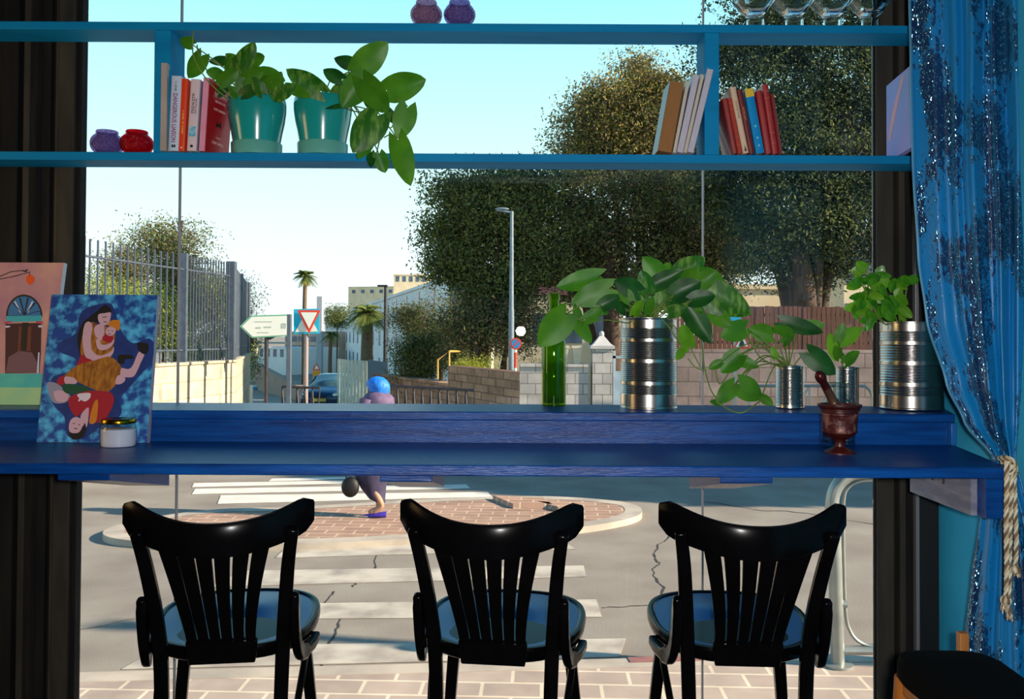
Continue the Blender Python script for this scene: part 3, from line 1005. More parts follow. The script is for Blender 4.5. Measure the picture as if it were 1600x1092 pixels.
# ------------------------------------------------------------------ square flared glass bowls
gg = real_glass('bowl glass', 'f4fafc')
for i, (cx, lab) in enumerate(((1180, 'flared square glass bowl on the upper shelf, nearest the candle holders'), (1241, 'second flared glass bowl from the candle holders, on the upper shelf'),
                               (1300.5, 'third flared glass bowl from the candle holders, on the upper shelf'), (1360, 'flared square glass bowl on the upper shelf, nearest the curtain'))):
    D = 2.67
    t = thing('glass_bowl', lab, 'glass bowl', (P(cx, 40, D).x, D, zup1), 'square glass bowls on the upper shelf')
    k = D / F
    c = Vector((P(cx, 40, D).x, D, zup1))
    lat(MB(), cx, D, [(13.5, 60), (14, 52), (13.5, 34), (13, 31), (12, 31), (12, 50)], zup1, n=32).build('foot', gg, t)
    rows = []
    for w, z, cv in ((13, 24, 0), (14, 26, 0), (20, 36, 3), (30, 55, 9), (31, 57, 10), (29.5, 57, 10), (19, 38, 3), (12, 28, 0), (3, 26, 0)):
        row = []
        for q4 in range(4):
            for s in range(8):
                u = s / 8
                a0, a1 = PI / 2 * q4 + PI / 4, PI / 2 * (q4 + 1) + PI / 4
                x = math.cos(a0) * (1 - u) + math.cos(a1) * u
                y = math.sin(a0) * (1 - u) + math.sin(a1) * u
                row.append(c + Vector((x * w * 1.414 * k, y * w * 1.414 * k, (z - cv * math.sin(PI * u) ** .8) * k)))
        rows.append(row)
    MB().ring(rows).build('bowl', gg, t)
# ------------------------------------------------------------------ books
paper = mat('page edges', 'cfc6b8', 'b8ac9a', rough=.9, scale=60, stretch=(30, 1, 1))
paper_br = mat('browned page edges', '9a6a3c', '8a5a30', rough=.9, scale=30, stretch=(30, 1, 1))
paper_wh = mat('white page edges', 'c9c2cc', 'b4acb8', rough=.9, scale=30, stretch=(30, 1, 1))


def book(label, px, pyt, D, w_px, lean, col, zb, group, depth=.125, pages=None, pages_front=False, rz=0, side='L', col2=None, noname=None):
    """px: pivot corner on the shelf; lean > 0: top towards the curtain. Local frame: spine at y=0, thickness along x"""
    w = w_px * D / F
    h = (P(px, 240, D).z - P(px, pyt, D).z) * -1
    h = (P(px, pyt, D).z - zb) / math.cos(math.radians(lean))
    t = thing('book', label, 'book', (P(px, 238, D).x, D, zb + .0004), group, rz=math.radians(rz) + 1e-9)
    t.rotation_euler = Euler((0, math.radians(lean), math.radians(rz)), 'XYZ')
    WL[t.name] = Vector((0, 0, 0))
    x0, x1 = (-w, 0) if lean > 0 else (0, w)
    cm_ = mat('cover ' + col, col, col2 or col, rough=.45, scale=30, coat=.15)
    cb = .0012
    mb = MB()
    if pages_front:
        mb.box((x0, 0, 0), (x0 + cb, depth, h)).box((x1 - cb, 0, 0), (x1, depth, h)).box((x0 + cb, depth - cb, 0), (x1 - cb, depth, h))
        mb.build('cover', cm_, t)
        MB().box((x0 + cb, .002, .002), (x1 - cb, depth - cb, h - .002)).build('pages', pages or paper, t)
    else:
        r = min(.003, w * .2)
        mb.box((x0, .0025, 0), (x0 + cb, depth, h)).box((x1 - cb, .0025, 0), (x1, depth, h))
        mb.prism([(x0, .003, 0), (x0 + r, 0, 0), (x1 - r, 0, 0), (x1, .003, 0)], (0, 0, h))
        mb.build('cover', cm_, t)
        MB().box((x0 + cb, .0032, .002), (x1 - cb, depth - .002, h - .002)).build('pages', pages or paper, t)
    return t, x0, x1, h


def spine_text(t, body, x, z, size, col, sx=1.0, y=-.0003):
    M = Matrix.Translation((x, y, z)) @ Matrix.Rotation(PI / 2, 4, 'X') @ Matrix.Rotation(-PI / 2, 4, 'Z')
    return text('title_lettering', body, size, M, mat('ink ' + col, col, rough=.6), t, sx=sx)


DBK = 2.605
G1 = 'paperbacks beside the framed picture'
t, x0, x1, h = book('pale grey paperback titled Dangerous Liaison, beside the picture frame', 278.3, 119, DBK, 16, 2.0, 'c3cfe0', zlo1, G1)
spine_text(t, 'DANGEROUS LIAISON', (x0 + x1) / 2 - .001, h * .44, .018, '8a2470', .80)
spine_text(t, 'X  JONES', (x0 + x1) / 2 - .001, h * .86, .008, '4a4a78', .9)
MB().box((x0 + .010, -.0006, .010), (x0 + .015, .0, .018)).box((x0 + .016, -.0006, .010), (x0 + .021, .0, .018)).build('publisher_mark', mat('ink 101018', '101018'), t)
t, x0, x1, h = book('bright orange paperback between the two pale ones', 288, 123, DBK, 9.8, 2.2, 'e23c08', zlo1, G1)
spine_text(t, 'A  NOVEL  OF  SUMMER', (x0 + x1) / 2, h * .40, .0065, 'f0c050', 1.0)
MB().box(((x0 + x1) / 2 - .002, -.0006, .008), ((x0 + x1) / 2 + .002, 0, .012)).build('publisher_mark', mat('ink f0e0c0', 'f0e0c0'), t)
t, x0, x1, h = book('cream paperback titled Alice in Exile with a blue spine picture', 306, 124, DBK, 15, 2.8, 'd8bfc0', zlo1, G1, rz=-3)
spine_text(t, 'ALICE IN EXILE', (x0 + x1) / 2 - .003, h * .66, .0115, '20202c', .78)
spine_text(t, 'PIERS PAUL READ', (x0 + x1) / 2 + .006, h * .62, .0075, '6a6478', .8)
MB().box((x0 + .004, -.0005, h * .20), (x1 - .004, 0, h * .34)).build('spine_picture', mat('blue spine picture', '3f9cc8', 'a8d4e4', rough=.6, scale=60), t)
MB().ell(((x0 + x1) / 2, -.0002, .014), (.005, .0006, .004)).build('publisher_mark', mat('ink 101018', '101018'), t)
MB().box((x1, .010, .003), (x1 + .0004, .12, h - .003)).build('cover_picture', mat('blue cover art', '4a6ea0', 'b48aa0', rough=.5, scale=9), t)
t, x0, x1, h = book('red hardback with pink spine and a black bird on its cover', 319.5, 122, DBK, 9.5, 3.4, 'b01018', zlo1, G1, depth=.135, rz=-12)
MB().box((x0 - .0002, -.0008, .0), (x1 - .0005, .003, h + .0002)).build('spine_strip', mat('pink spine cloth', 'dc8ba8', 'e49ab4', rough=.6, scale=20), t)


def cover_text(body, y, z, size, sx=1.0):
    M = Matrix.Translation((x1 + .0004, y, z)) @ Matrix.Rotation(PI / 2, 4, 'Z') @ Matrix.Rotation(PI / 2, 4, 'X')
    text('cover_lettering', body, size, M, mat('ink e8b8b8', 'e8b8b8', rough=.6), t, sx=sx)


for body, z, sz in (('THE PALACE IN', h * .84, .010), ('BEYOND THE', h * .73, .009), ('LAST GARDEN', h * .62, .010), ('A NOVEL', h * .24, .006), ('TOBY FARRELL', h * .16, .010)): cover_text(body, .068, z, sz)
bird = [(.052, .40), (.058, .46), (.064, .435), (.07, .44), (.078, .475), (.08, .42), (.086, .40), (.08, .385), (.076, .40), (.066, .40), (.056, .385)]
MB().prism([(x1, y, z * h) for y, z in bird], (.0005, 0, 0)).build('bird_mark', mat('ink 100808', '100808'), t)

G2 = 'books leaning against the divider, page edges outwards'
for lab, px, top, w, ln, pg, cv in (('brown-edged thick book, first of those leaning towards the divider', 1049.5, 129, 22.5, 10, paper_br, '5a3820'), ('thin cream-edged book pressed against the thick brown one', 1056, 126, 5, 10.8, paper, 'c8b8a0'),
                                    ('white-edged book in the middle of the leaning row', 1067, 117, 10, 12, paper_wh, '9a94b0'), ('narrow cream-edged book leaning between two white ones', 1073, 116, 5.5, 12.6, paper, 'a89c88'),
                                    ('tallest white-edged book, resting on the teal divider', 1083.5, 108, 10, 13.4, paper_wh, '8c8ca8')):
    book(lab, px, top, DBK, w, ln, cv, zlo1, G2, pages=pg, pages_front=True, depth=.115)
G3 = 'books leaning on the far side of the divider'
for lab, px, top, w, ln, cv, cv2 in (('short dark red book touching the teal divider', 1144.5, 154.5, 8.2, -10.5, '7a1414', '8c1c18'), ('short brick red book beside the cream spine', 1153.5, 154, 7, -10.8, 'a02c20', 'ae3626'),
                                     ('cream-spined book with a small black figure at its foot', 1161.5, 137, 9, -11.4, 'ccab8e', 'd2b296'), ('dark red patterned book between the cream and blue ones', 1171.5, 141, 8.5, -11.4, '5e1414', '7a2018'),
                                     ('bright blue book with a yellow top band', 1182, 140, 13, -10.4, '0c86c4', '1090cc'), ('glossy dark red book beside the blue one', 1196.5, 142.5, 9.8, -9.0, '8c0c14', '9c1418'),
                                     ('tallest red book of the leaning group', 1207.5, 132.5, 8.8, -8.6, '9c2826', 'a83030'), ('slim dark red book at the outer end of the leaning group', 1217.5, 147, 5.5, -8.2, '7c1a1c', '862022')):
    t, x0, x1, h = book(lab, px, top, DBK, w, ln, cv, zlo1, G3, col2=cv2, depth=.115)
    if 'yellow' in lab:
        MB().box((x0 - .0002, -.0004, h * .875), (x1 + .0002, .004, h + .0003)).build('top_band', mat('yellow band', 'd8b020', 'e4c040', rough=.5, scale=60), t)
        for zz in (.12, .24, .42): MB().ell(((x0 + x1) / 2, 0, h * zz), (.0035, .0006, .0035)).build('spine_ornament', mat('pale blue ink', '6cc0e0'), t)
    if 'cream' in lab and 'black' in lab:
        spine_text(t, 'COLLECTED STORIES', (x0 + x1) / 2, h * .66, .0062, '6a5a50', .9)
        MB().prism([((x0 + x1) / 2 + a * .001, -.0002, .006 + b * .001) for a, b in ((-3, 0), (3, 0), (2, 7), (1, 12), (0, 20), (-1, 12), (-2, 8))], (0, -.0004, 0)).build('figure_mark', mat('ink 101018', '101018'), t)
    if 'patterned' in lab: spine_text(t, 'SELECTED  ESSAYS', (x0 + x1) / 2, h * .62, .0055, 'c08a60', .9)
    if 'brick' in lab or 'tallest' in lab:
        for zz in (.15, .3, .8, .9): MB().box((x0 + .001, -.0004, h * zz), (x1 - .001, .0, h * zz + .0012)).build('spine_band', mat('ink 8a4a30', 'b8704a'), t)

# framed picture standing in profile against the divider
fw_ = mat('pale picture frame', 'b0a49c', 'a0948c', rough=.5, scale=10)
xa = P(250, 236, 2.60).x
pf = thing('picture_frame', 'pale framed picture standing edge-on between divider and paperbacks', 'picture frame', (xa, 2.66, zlo1))
zt = P(256, 98, 2.60).z
x2_ = xa + .018
MB().box((xa, 2.60, zlo1 + .0004), (x2_, 2.615, zt)).box((xa, 2.735, zlo1 + .0004), (x2_, 2.75, zt)).box((xa, 2.615, zt - .015), (x2_, 2.735, zt)).box((xa, 2.615, zlo1 + .0004), (x2_, 2.735, zlo1 + .015)).build('frame', fw_, pf, bevel=.001)
MB().box((xa + .003, 2.615, zlo1 + .015), (xa + .008, 2.735, zt - .015)).build('picture', mat('dim photo print', '7f8894', '23262c', rough=.3, scale=26, lo=.45, hi=.6), pf)

# abstract canvas behind the curtain edge
ab = thing('canvas_painting', 'square pale blue canvas with a soft orange streak, beside the curtain on the shelf', 'painting', (1.13, 2.64, zlo1))
A, B = Vector((1.139, 2.722, zlo1 + .0004)), Vector((1.118, 2.50, zlo1 + .0004))
H = P(1382, 135, 2.722).z - zlo1
Ny = Vector((-1, .09, 0)).normalized()
MB().prism([A, B, B + Vector((0, 0, H)), A + Vector((0, 0, H))], -Ny * .018).build('canvas', mat('lilac canvas', '7f9fe0', 'a89ae0', rough=.7, scale=7, lo=.3, hi=.7), ab)
streak = []
for k in range(13):
    u = k / 12
    streak.append((.08 + .55 * u ** 1.5, .25 + .70 * u, .10 + .06 * math.sin(PI * u)))
mb = MB()
for (u, v, w), (u2, v2, w2) in zip(streak, streak[1:]):
    g = lambda a, b: A + (B - A) * a + Vector((0, 0, H * b)) + Ny * .0006
    mb.add([g(u, v), g(u2, v2), g(u2 + w2, v2), g(u + w, v)], [(0, 1, 2, 3)])
mb.build('orange_streak', mat('soft orange paint', 'e0a8a4', 'c9a0c8', rough=.7, scale=12), ab)


# ------------------------------------------------------------------ paintings
def canvas(label, BL, BR, TL, thick, matface, mside, name='canvas_painting'):
    BL, BR, TL = Vector(BL), Vector(BR), Vector(TL)
    t = thing(name, label, 'painting', (BL + BR) / 2)
    ux, uy = BR - BL, TL - BL
    n = ux.cross(uy).normalized()            # towards the camera when x right, y up
    mb = MB()
    mb.prism([BL, BR, BR + uy, TL], -n * thick, 1)
    mb.add([BL + n * .0003, BR + n * .0003, BR + uy + n * .0003, TL + n * .0003], [(0, 1, 2, 3)], 0)
    mb.build('canvas', [matface, mside], t)
    cnt = [0]

    def put(mb2, pts, mi, lift=None):
        cnt[0] += 1
        d = .0006 + cnt[0] * .00003
        q3 = [BL + ux * u + uy * v + n * d for u, v in pts]
        mb2.add(q3, [tuple(range(len(q3)))], mi)
    return t, put


def smooth_poly(pts, n=5):
    pts = list(pts)
    out = []
    m = len(pts)
    for i in range(m):
        p0, p1, p2, p3 = [np.array(pts[(i + k) % m], float) for k in (-1, 0, 1, 2)]
        for k in range(n):
            s = k / n
            q = .5 * ((2 * p1) + (-p0 + p2) * s + (2 * p0 - 5 * p1 + 4 * p2 - p3) * s * s + (-p0 + 3 * p1 - 3 * p2 + p3) * s ** 3)
            out.append((float(q[0]), float(q[1])))
    return out


BLc, BRc = P(57, 684, 2.47), P(230, 688, 2.47)
zc1 = zc + .001
BLc.z = BRc.z = zc1
TLc = P(79, 460, 2.585)
ux = (BRc - BLc)
up = Vector((-.022, TLc.y - BLc.y, TLc.z - BLc.z))
TLc = BLc + up
sea = mat('swirling blue paint', '0a3f8e', '4fb4e4', rough=.55, scale=42, detail=9, lo=.42, hi=.66)
side = mat('raw canvas edge', '9a96a8', rough=.8)
pt1, put = canvas('blue canvas of two figures, one upside down, leaning on the ledge', BLc, BRc, TLc, .02, sea, side)


def uv(x, y):
    v = (1025 - y) / 989
    l, r = 10 + 85 * v, 735 + 70 * v
    return ((x - l) / (r - l), v)


cols = ['0c2f74', '0a0a10', 'c9a0ae', '9a5a18', 'a0142a', '0c4a34', '8d8aa0', 'd8c8d4', 'c8781c']
pm = [mat('paint ' + c, c, rough=.55) for c in cols]
pm[0] = mat('deep blue paint', '0a2868', '0e357e', rough=.6, scale=30)
pm[3] = mat('ochre brushed paint', '7a440e', 'b0701e', rough=.6, scale=26, stretch=(4, 4, 1), detail=6)
mb = MB()
shapes = [
    (0, [(470, 95), (300, 150), (260, 300), (150, 370), (150, 430), (260, 480), (240, 560), (110, 600), (90, 720), (130, 800), (190, 860), (210, 980), (320, 1000), (420, 930), (560, 850), (560, 740), (650, 630), (770, 480), (760, 340), (640, 370), (560, 280), (520, 150)]),
    (1, [(450, 108), (400, 150), (350, 190), (300, 240), (270, 330), (285, 440), (310, 450), (340, 300), (370, 230), (420, 230), (490, 170), (490, 130)]),
    (2, [(410, 175), (450, 165), (490, 160), (492, 185), (478, 235), (440, 250), (410, 220)]),
    (3, [(360, 230), (400, 240), (470, 260), (520, 300), (510, 400), (490, 470), (420, 490), (350, 480), (300, 460), (292, 400), (310, 300)]),
    (2, [(320, 240), (350, 225), (370, 260), (360, 340), (370, 420), (420, 455), (490, 430), (513, 395), (508, 440), (470, 475), (400, 490), (340, 480), (312, 420), (305, 320)]),
    (2, [(385, 260), (440, 240), (450, 300), (430, 350), (390, 320)]),
    (2, [(395, 350), (420, 345), (430, 380), (480, 375), (505, 340), (515, 360), (490, 400), (440, 420), (405, 405)]),
    (4, [(445, 320), (480, 310), (510, 335), (490, 370), (440, 350)]),
    (8, [(470, 245), (500, 215), (550, 215), (555, 250), (545, 285), (500, 262)]),
    (2, [(462, 275), (490, 258), (525, 275), (520, 305), (490, 322), (460, 305)]),
    (4, [(300, 450), (330, 470), (370, 490), (340, 520), (270, 530), (285, 480)]),
    (3, [(380, 490), (480, 462), (540, 500), (575, 560), (550, 620), (470, 700), (380, 680), (270, 630), (190, 600), (230, 550), (300, 510)]),
    (1, [(540, 480), (550, 450), (630, 452), (640, 475), (590, 480), (580, 510), (545, 505)]),
    (2, [(565, 540), (610, 545), (640, 520), (680, 430), (718, 440), (690, 510), (650, 590), (600, 600), (560, 590)]),
    (2, [(540, 590), (580, 590), (590, 620), (560, 645), (525, 640)]),
    (1, [(670, 370), (710, 368), (745, 380), (740, 430), (715, 445), (680, 420)]),
    (4, [(140, 620), (180, 590), (190, 640), (150, 655)]),
    (6, [(75, 640), (130, 640), (200, 690), (230, 735), (190, 770), (120, 770), (90, 720)]),
    (2, [(120, 700), (170, 690), (215, 720), (200, 760), (140, 760)]),
    (2, [(190, 600), (250, 605), (270, 640), (200, 650)]),
    (5, [(175, 655), (230, 645), (320, 660), (370, 690), (350, 710), (250, 715), (190, 700)]),
    (4, [(220, 740), (290, 705), (380, 690), (500, 705), (512, 780), (450, 885), (380, 890), (330, 820), (270, 860), (225, 800)]),
    (8, [(385, 770), (412, 760), (400, 890), (355, 895)]),
    (7, [(275, 715), (355, 705), (360, 735), (330, 760), (300, 750)]),
    (2, [(300, 850), (345, 800), (352, 830), (340, 925), (305, 910)]),
    (1, [(225, 960), (300, 950), (325, 900), (335, 950), (300, 1000), (245, 1005)]),
    (2, [(235, 880), (270, 862), (305, 880), (315, 905), (290, 960), (235, 962), (222, 925)]),
]
for mi, pts in shapes: put(mb, [uv(*p) for p in smooth_poly(pts)], mi)
for pts in ([(437, 195), (465, 190)], [(445, 225), (468, 228)], [(472, 285), (480, 285)], [(500, 287), (508, 289)], [(478, 308), (492, 310)], [(250, 905), (262, 903)], [(255, 935), (280, 938)], [(285, 910), (296, 915)]):
    (a, b), (c, d) = pts
    put(mb, [uv(a, b - 2.5), uv(c, d - 2.5), uv(c, d + 2.5), uv(a, b + 2.5)], 1)
for k in range(5):
    an = -.3 + k * .35
    x, y = 318 + 34 * math.cos(an + 2.2), 725 + 34 * math.sin(an + .4)
    put(mb, [uv(312, 722), uv(320, 730), uv(x + 4, y + 3), uv(x - 4, y - 3)], 7)
mb.build('painted_figures', pm, pt1, auto=False)

# painting of the arched doorway, half outside the frame
BL2, BR2 = P(-70, 624, 2.66), P(72, 624, 2.66)
BL2.z = BR2.z = zl + .001
up2 = Vector((.030, .035, .425))
pt2, put2 = canvas('pink canvas of an arched doorway with a blue fanlight and hanging lantern', BL2, BR2, BL2 + up2, .02,
                   mat('pink stucco paint', 'a8748a', 'd8a48a', rough=.6, scale=5, lo=.35, hi=.7), mat('white canvas edge', 'b8c4cc', rough=.8))


def uv2(px, py):
    v = (624 - py) / 216
    l, r = -70 + 33 * v, 70 + 33 * v
    return ((px - l) / (r - l), v)


c2 = ['48b8b8', '8cc090', '0c1018', '2a6fa8', '2fa8b8', '3a1420', '6a3424', '70505c', 'e05010', 'c8d0e4', 'b04860', 'a85848']
m2 = [mat('picture ' + c, c, rough=.6) for c in c2]
m2[0] = mat('turquoise step paint', '30a8b4', '5cc0a8', rough=.6, scale=9)
m2[1] = mat('pale green step paint', '8cc49a', 'a8cc90', rough=.6, scale=9)
mb = MB()
arch = lambda cx, cy, rx, ry, n=16: [(cx + rx * math.cos(PI * k / n), cy - ry * math.sin(PI * k / n)) for k in range(n + 1)]
for mi, pts in ((1, [(-70, 624), (63, 624), (64, 596), (-70, 597)]), (0, [(-70, 598), (64, 598), (66, 577), (-70, 577)]),
                (2, arch(39.5, 491, 28.5, 34)), (3, arch(39.5, 489, 25.5, 29)), (4, [(11, 499), (66, 498), (67, 489), (12, 490)]),
                (5, [(8, 577), (10, 502), (66, 500), (64, 545), (61, 576)]), (2, [(34, 541), (36, 500), (46, 500), (44, 541)]), (6, [(28, 543), (31, 506), (35, 506), (32, 543)]), (6, [(42, 543), (45, 506), (50, 506), (48, 543)]),
                (7, [(9, 576), (14, 552), (30, 543), (50, 545), (58, 560), (57, 576)]), (9, [(57, 576), (60, 545), (62, 545), (60, 576)]), (10, [(8, 503), (18, 500), (20, 497), (8, 499)]), (10, [(58, 500), (68, 503), (68, 498), (57, 497)]),
                (9, [(10, 508), (17, 507), (17, 505), (10, 505)]), (9, [(61, 507), (67, 507), (67, 504), (61, 504)]),
                (9, [(24, 468), (26, 467), (35, 484), (33, 485)]), (9, [(52, 467), (54, 468), (46, 485), (43, 484)]), (11, [(-70, 530), (-10, 530), (0, 470), (-20, 440), (-70, 450)]),
                (8, [(45, 428), (50, 426), (56, 430), (57, 435), (52, 442), (47, 441), (43, 435)]), (2, [(48, 422), (49, 422), (49.6, 428), (48.6, 428)]),
                (2, [(-5, 433.5), (20, 423), (36, 421), (44, 423), (47, 418), (44, 418.5), (43, 420), (36, 419.8), (20, 421.6), (-5, 432)]), (2, [(-5, 435.8), (25, 430), (50, 423), (50, 422), (25, 428.6), (-5, 434.6)])):
    put2(mb, [uv2(*p) for p in pts], mi)
for k in range(6):
    an = PI * (k + .5) / 6
    x, y = 39.5 + 25 * math.cos(an), 489 - 28 * math.sin(an)
    put2(mb, [uv2(39, 488.5), uv2(x - 1.3, y), uv2(x + 1.3, y + .6), uv2(40.5, 488.5)], 2)
mb.build('painted_doorway', m2, pt2, auto=False)

# ------------------------------------------------------------------ house plants
leaf_a = mat('pothos leaf green', '35761a', '5c981f', rough=.42, scale=14, trans=.35, lo=.3, hi=.75, spec=.35)
leaf_b = mat('variegated pothos leaf', '2a6818', '7aa444', rough=.42, scale=24, stretch=(3, 3, 1), trans=.3, lo=.45, hi=.72, spec=.35)
leaf_d = mat('dark pothos leaf', '16461a', '245f1e', rough=.4, scale=18, trans=.18, spec=.35)
leaf_l = mat('light young leaf', '5a9a14', '7ab42a', rough=.4, scale=16, trans=.4)
leaf_basil = mat('basil leaf', '2f7a10', '5aa020', rough=.36, scale=30, trans=.35, coat=.1)


def leaf(mb, base, tip, width, D0, D1=None, mi=0, fold=.25, droop=.12, heart=.20, roll=0.0, nl=10, ns=6):
    """heart-shaped leaf; base and tip measured in the picture, at distances D0 and D1"""
    D1 = D0 if D1 is None else D1
    a, b = P(base[0], base[1], D0), P(tip[0], tip[1], D1)
    w = width * D0 / F
    d = b - a
    L = d.length
    d.normalize()
    view = Vector((0, -1, 0))
    s = d.cross(view).normalized()
    n = s.cross(d).normalized()
    if roll:
        R = Matrix.Rotation(roll, 3, d)
        s, n = R @ s, R @ n
    vs, fs = [], []
    for i in range(nl + 1):
        t = i / nl
        hw = w * .5 * (math.sin(PI * min(1, t ** .66)) ** .62 if 0 < t < 1 else 0.0)
        if i == 0: hw = w * .26
        if i == nl: hw = w * .012
        for j in range(-ns // 2, ns // 2 + 1):
            u = j / (ns / 2)
            back = -heart * L * (abs(u) ** 1.2) * max(0, 1 - t * 3.0) + (.05 * L if (i == 0 and j == 0) else 0)
            ruff = math.sin(t * 11 + u * 2) * .02 * L * abs(u)
            p = a + d * (t * L + back) + s * (u * hw) + n * (fold * abs(u) * hw * -1 + ruff * .5 - droop * L * (t - .4) ** 2 + .03 * L)
            vs.append(p)
    m = ns + 1
    for i in range(nl):
        for j in range(ns):
            fs.append((i * m + j, i * m + j + 1, (i + 1) * m + j + 1, (i + 1) * m + j))
    mb.add(vs, fs, mi, True)


def plant(name, label, cat, root, Dr, leaves, seed, D=2.6, dj=.06, fills=(), stems_from=None, r=.0016, extra_vines=(), mats=None, grp=None):
    """root: stem foot in the picture; leaves: (bx, by, tx, ty, width, material index[, distance])"""
    rd = random.Random(seed)
    rp = P(root[0], root[1], Dr)
    t = thing(name, label, cat, rp, grp)
    mf, ms = MB(), MB()
    for lf in leaves:
        bx, by, tx, ty, w, mi = lf[:6]
        d = lf[6] if len(lf) > 6 else D + rd.uniform(-dj, dj)
        leaf(mf, (bx, by), (tx, ty), w, d, d - rd.uniform(-.01, .03), mi, roll=rd.uniform(-.35, .35), fold=rd.uniform(.08, .32), droop=rd.uniform(.05, .2))
        if len(lf) > 7: continue
        b = P(bx, by, d)
        r0 = rp + Vector((rd.uniform(-.03, .03), rd.uniform(-.03, .03), 0)) * (stems_from or 1)
        mid = (r0 + b) / 2 + Vector((0, 0, .25 * (b - r0).length * (1 if b.z < r0.z + .05 else .3)))
        ms.tube(spline([r0, mid, b], 6), [r * 1.2] * 13, 5)
    for v in extra_vines:
        dv = v[0]
        ms.tube(spline([P(x, y, dd) for x, y, dd in v], 6), r * 1.3, 5)
    mf.build('foliage', mats or [leaf_a, leaf_b, leaf_d, leaf_l], t, auto=False)
    ms.build('stem', [stem_m], t)
    return t


plant('pothos_plant', 'bushy pothos with mottled leaves in the pot beside the red book', 'house plant', (398, 164), DP, [
    (301, 70, 281, 60, 21, 0, 2.58), (316, 86, 294, 122, 36, 0, 2.6), (354, 94, 326, 96, 17, 2), (350, 104, 362, 84, 18, 0), (372, 108, 398, 66, 32, 1, 2.58), (390, 96, 413, 88, 24, 0),
    (366, 130, 406, 104, 38, 1, 2.6), (344, 130, 374, 106, 24, 0), (404, 116, 446, 126, 30, 0, 2.6), (410, 152, 434, 124, 22, 0), (430, 150, 462, 134, 24, 1), (450, 136, 486, 151, 18, 0), (378, 148, 406, 134, 20, 2),
    (352, 128, 338, 112, 20, 0), (392, 120, 380, 90, 22, 0), (428, 132, 440, 112, 18, 2), (420, 150, 400, 136, 18, 2), (372, 150, 356, 134, 16, 0), (440, 155, 420, 142, 16, 0), (345, 116, 322, 112, 20, 0), (382, 122, 412, 112, 24, 0), (362, 112, 384, 78, 24, 1), (398, 140, 424, 118, 26, 0), (340, 146, 360, 126, 20, 2), (410, 146, 394, 120, 22, 1), (372, 98, 352, 84, 18, 0), (424, 128, 448, 142, 20, 0)], 3,
      extra_vines=[((385, 168, DP), (350, 150, 2.62), (320, 120, 2.58), (303, 90, 2.58), (301, 62, 2.58), (303, 48, 2.58)), ((390, 168, DP), (360, 150, 2.62), (330, 120, 2.6), (311, 85, 2.6), (308, 70, 2.6))])
plant('pothos_plant', 'green pothos trailing long stems and leaves over the shelf edge', 'house plant', (510, 164), DP, [
    (503, 144, 447, 107, 36, 1, 2.6), (534, 124, 505, 108, 26, 2), (556, 102, 522, 91, 24, 2, 2.6), (558, 110, 606, 66, 44, 0, 2.58), (568, 120, 534, 168, 46, 0, 2.56), (566, 122, 606, 176, 42, 0, 2.55),
    (602, 142, 665, 124, 46, 0, 2.56), (637, 166, 623, 218, 38, 0, 2.55), (592, 178, 551, 238, 52, 1, 2.55), (621, 216, 641, 290, 38, 0, 2.54), (580, 212, 559, 248, 24, 0, 2.56), (592, 240, 602, 270, 26, 0, 2.55),
    (520, 146, 536, 128, 16, 0), (546, 164, 508, 169, 9, 2, 2.58), (540, 150, 556, 128, 22, 2), (575, 148, 590, 178, 24, 2, 2.6), (605, 172, 620, 196, 16, 2, 2.57), (580, 238, 580, 262, 14, 2, 2.56)], 5, stems_from=.6,
      extra_vines=[((530, 165, DP), (556, 160, 2.6), (582, 150, 2.56), (602, 178, 2.56), (594, 215, 2.56), (586, 250, 2.56)), ((530, 165, DP), (560, 175, 2.58), (580, 165, 2.57), (598, 140, 2.57)),
                   ((545, 165, 2.62), (575, 172, 2.57), (610, 200, 2.57), (618, 170, 2.57), (632, 166, 2.57)), ((600, 215, 2.56), (612, 210, 2.56), (622, 220, 2.55))])
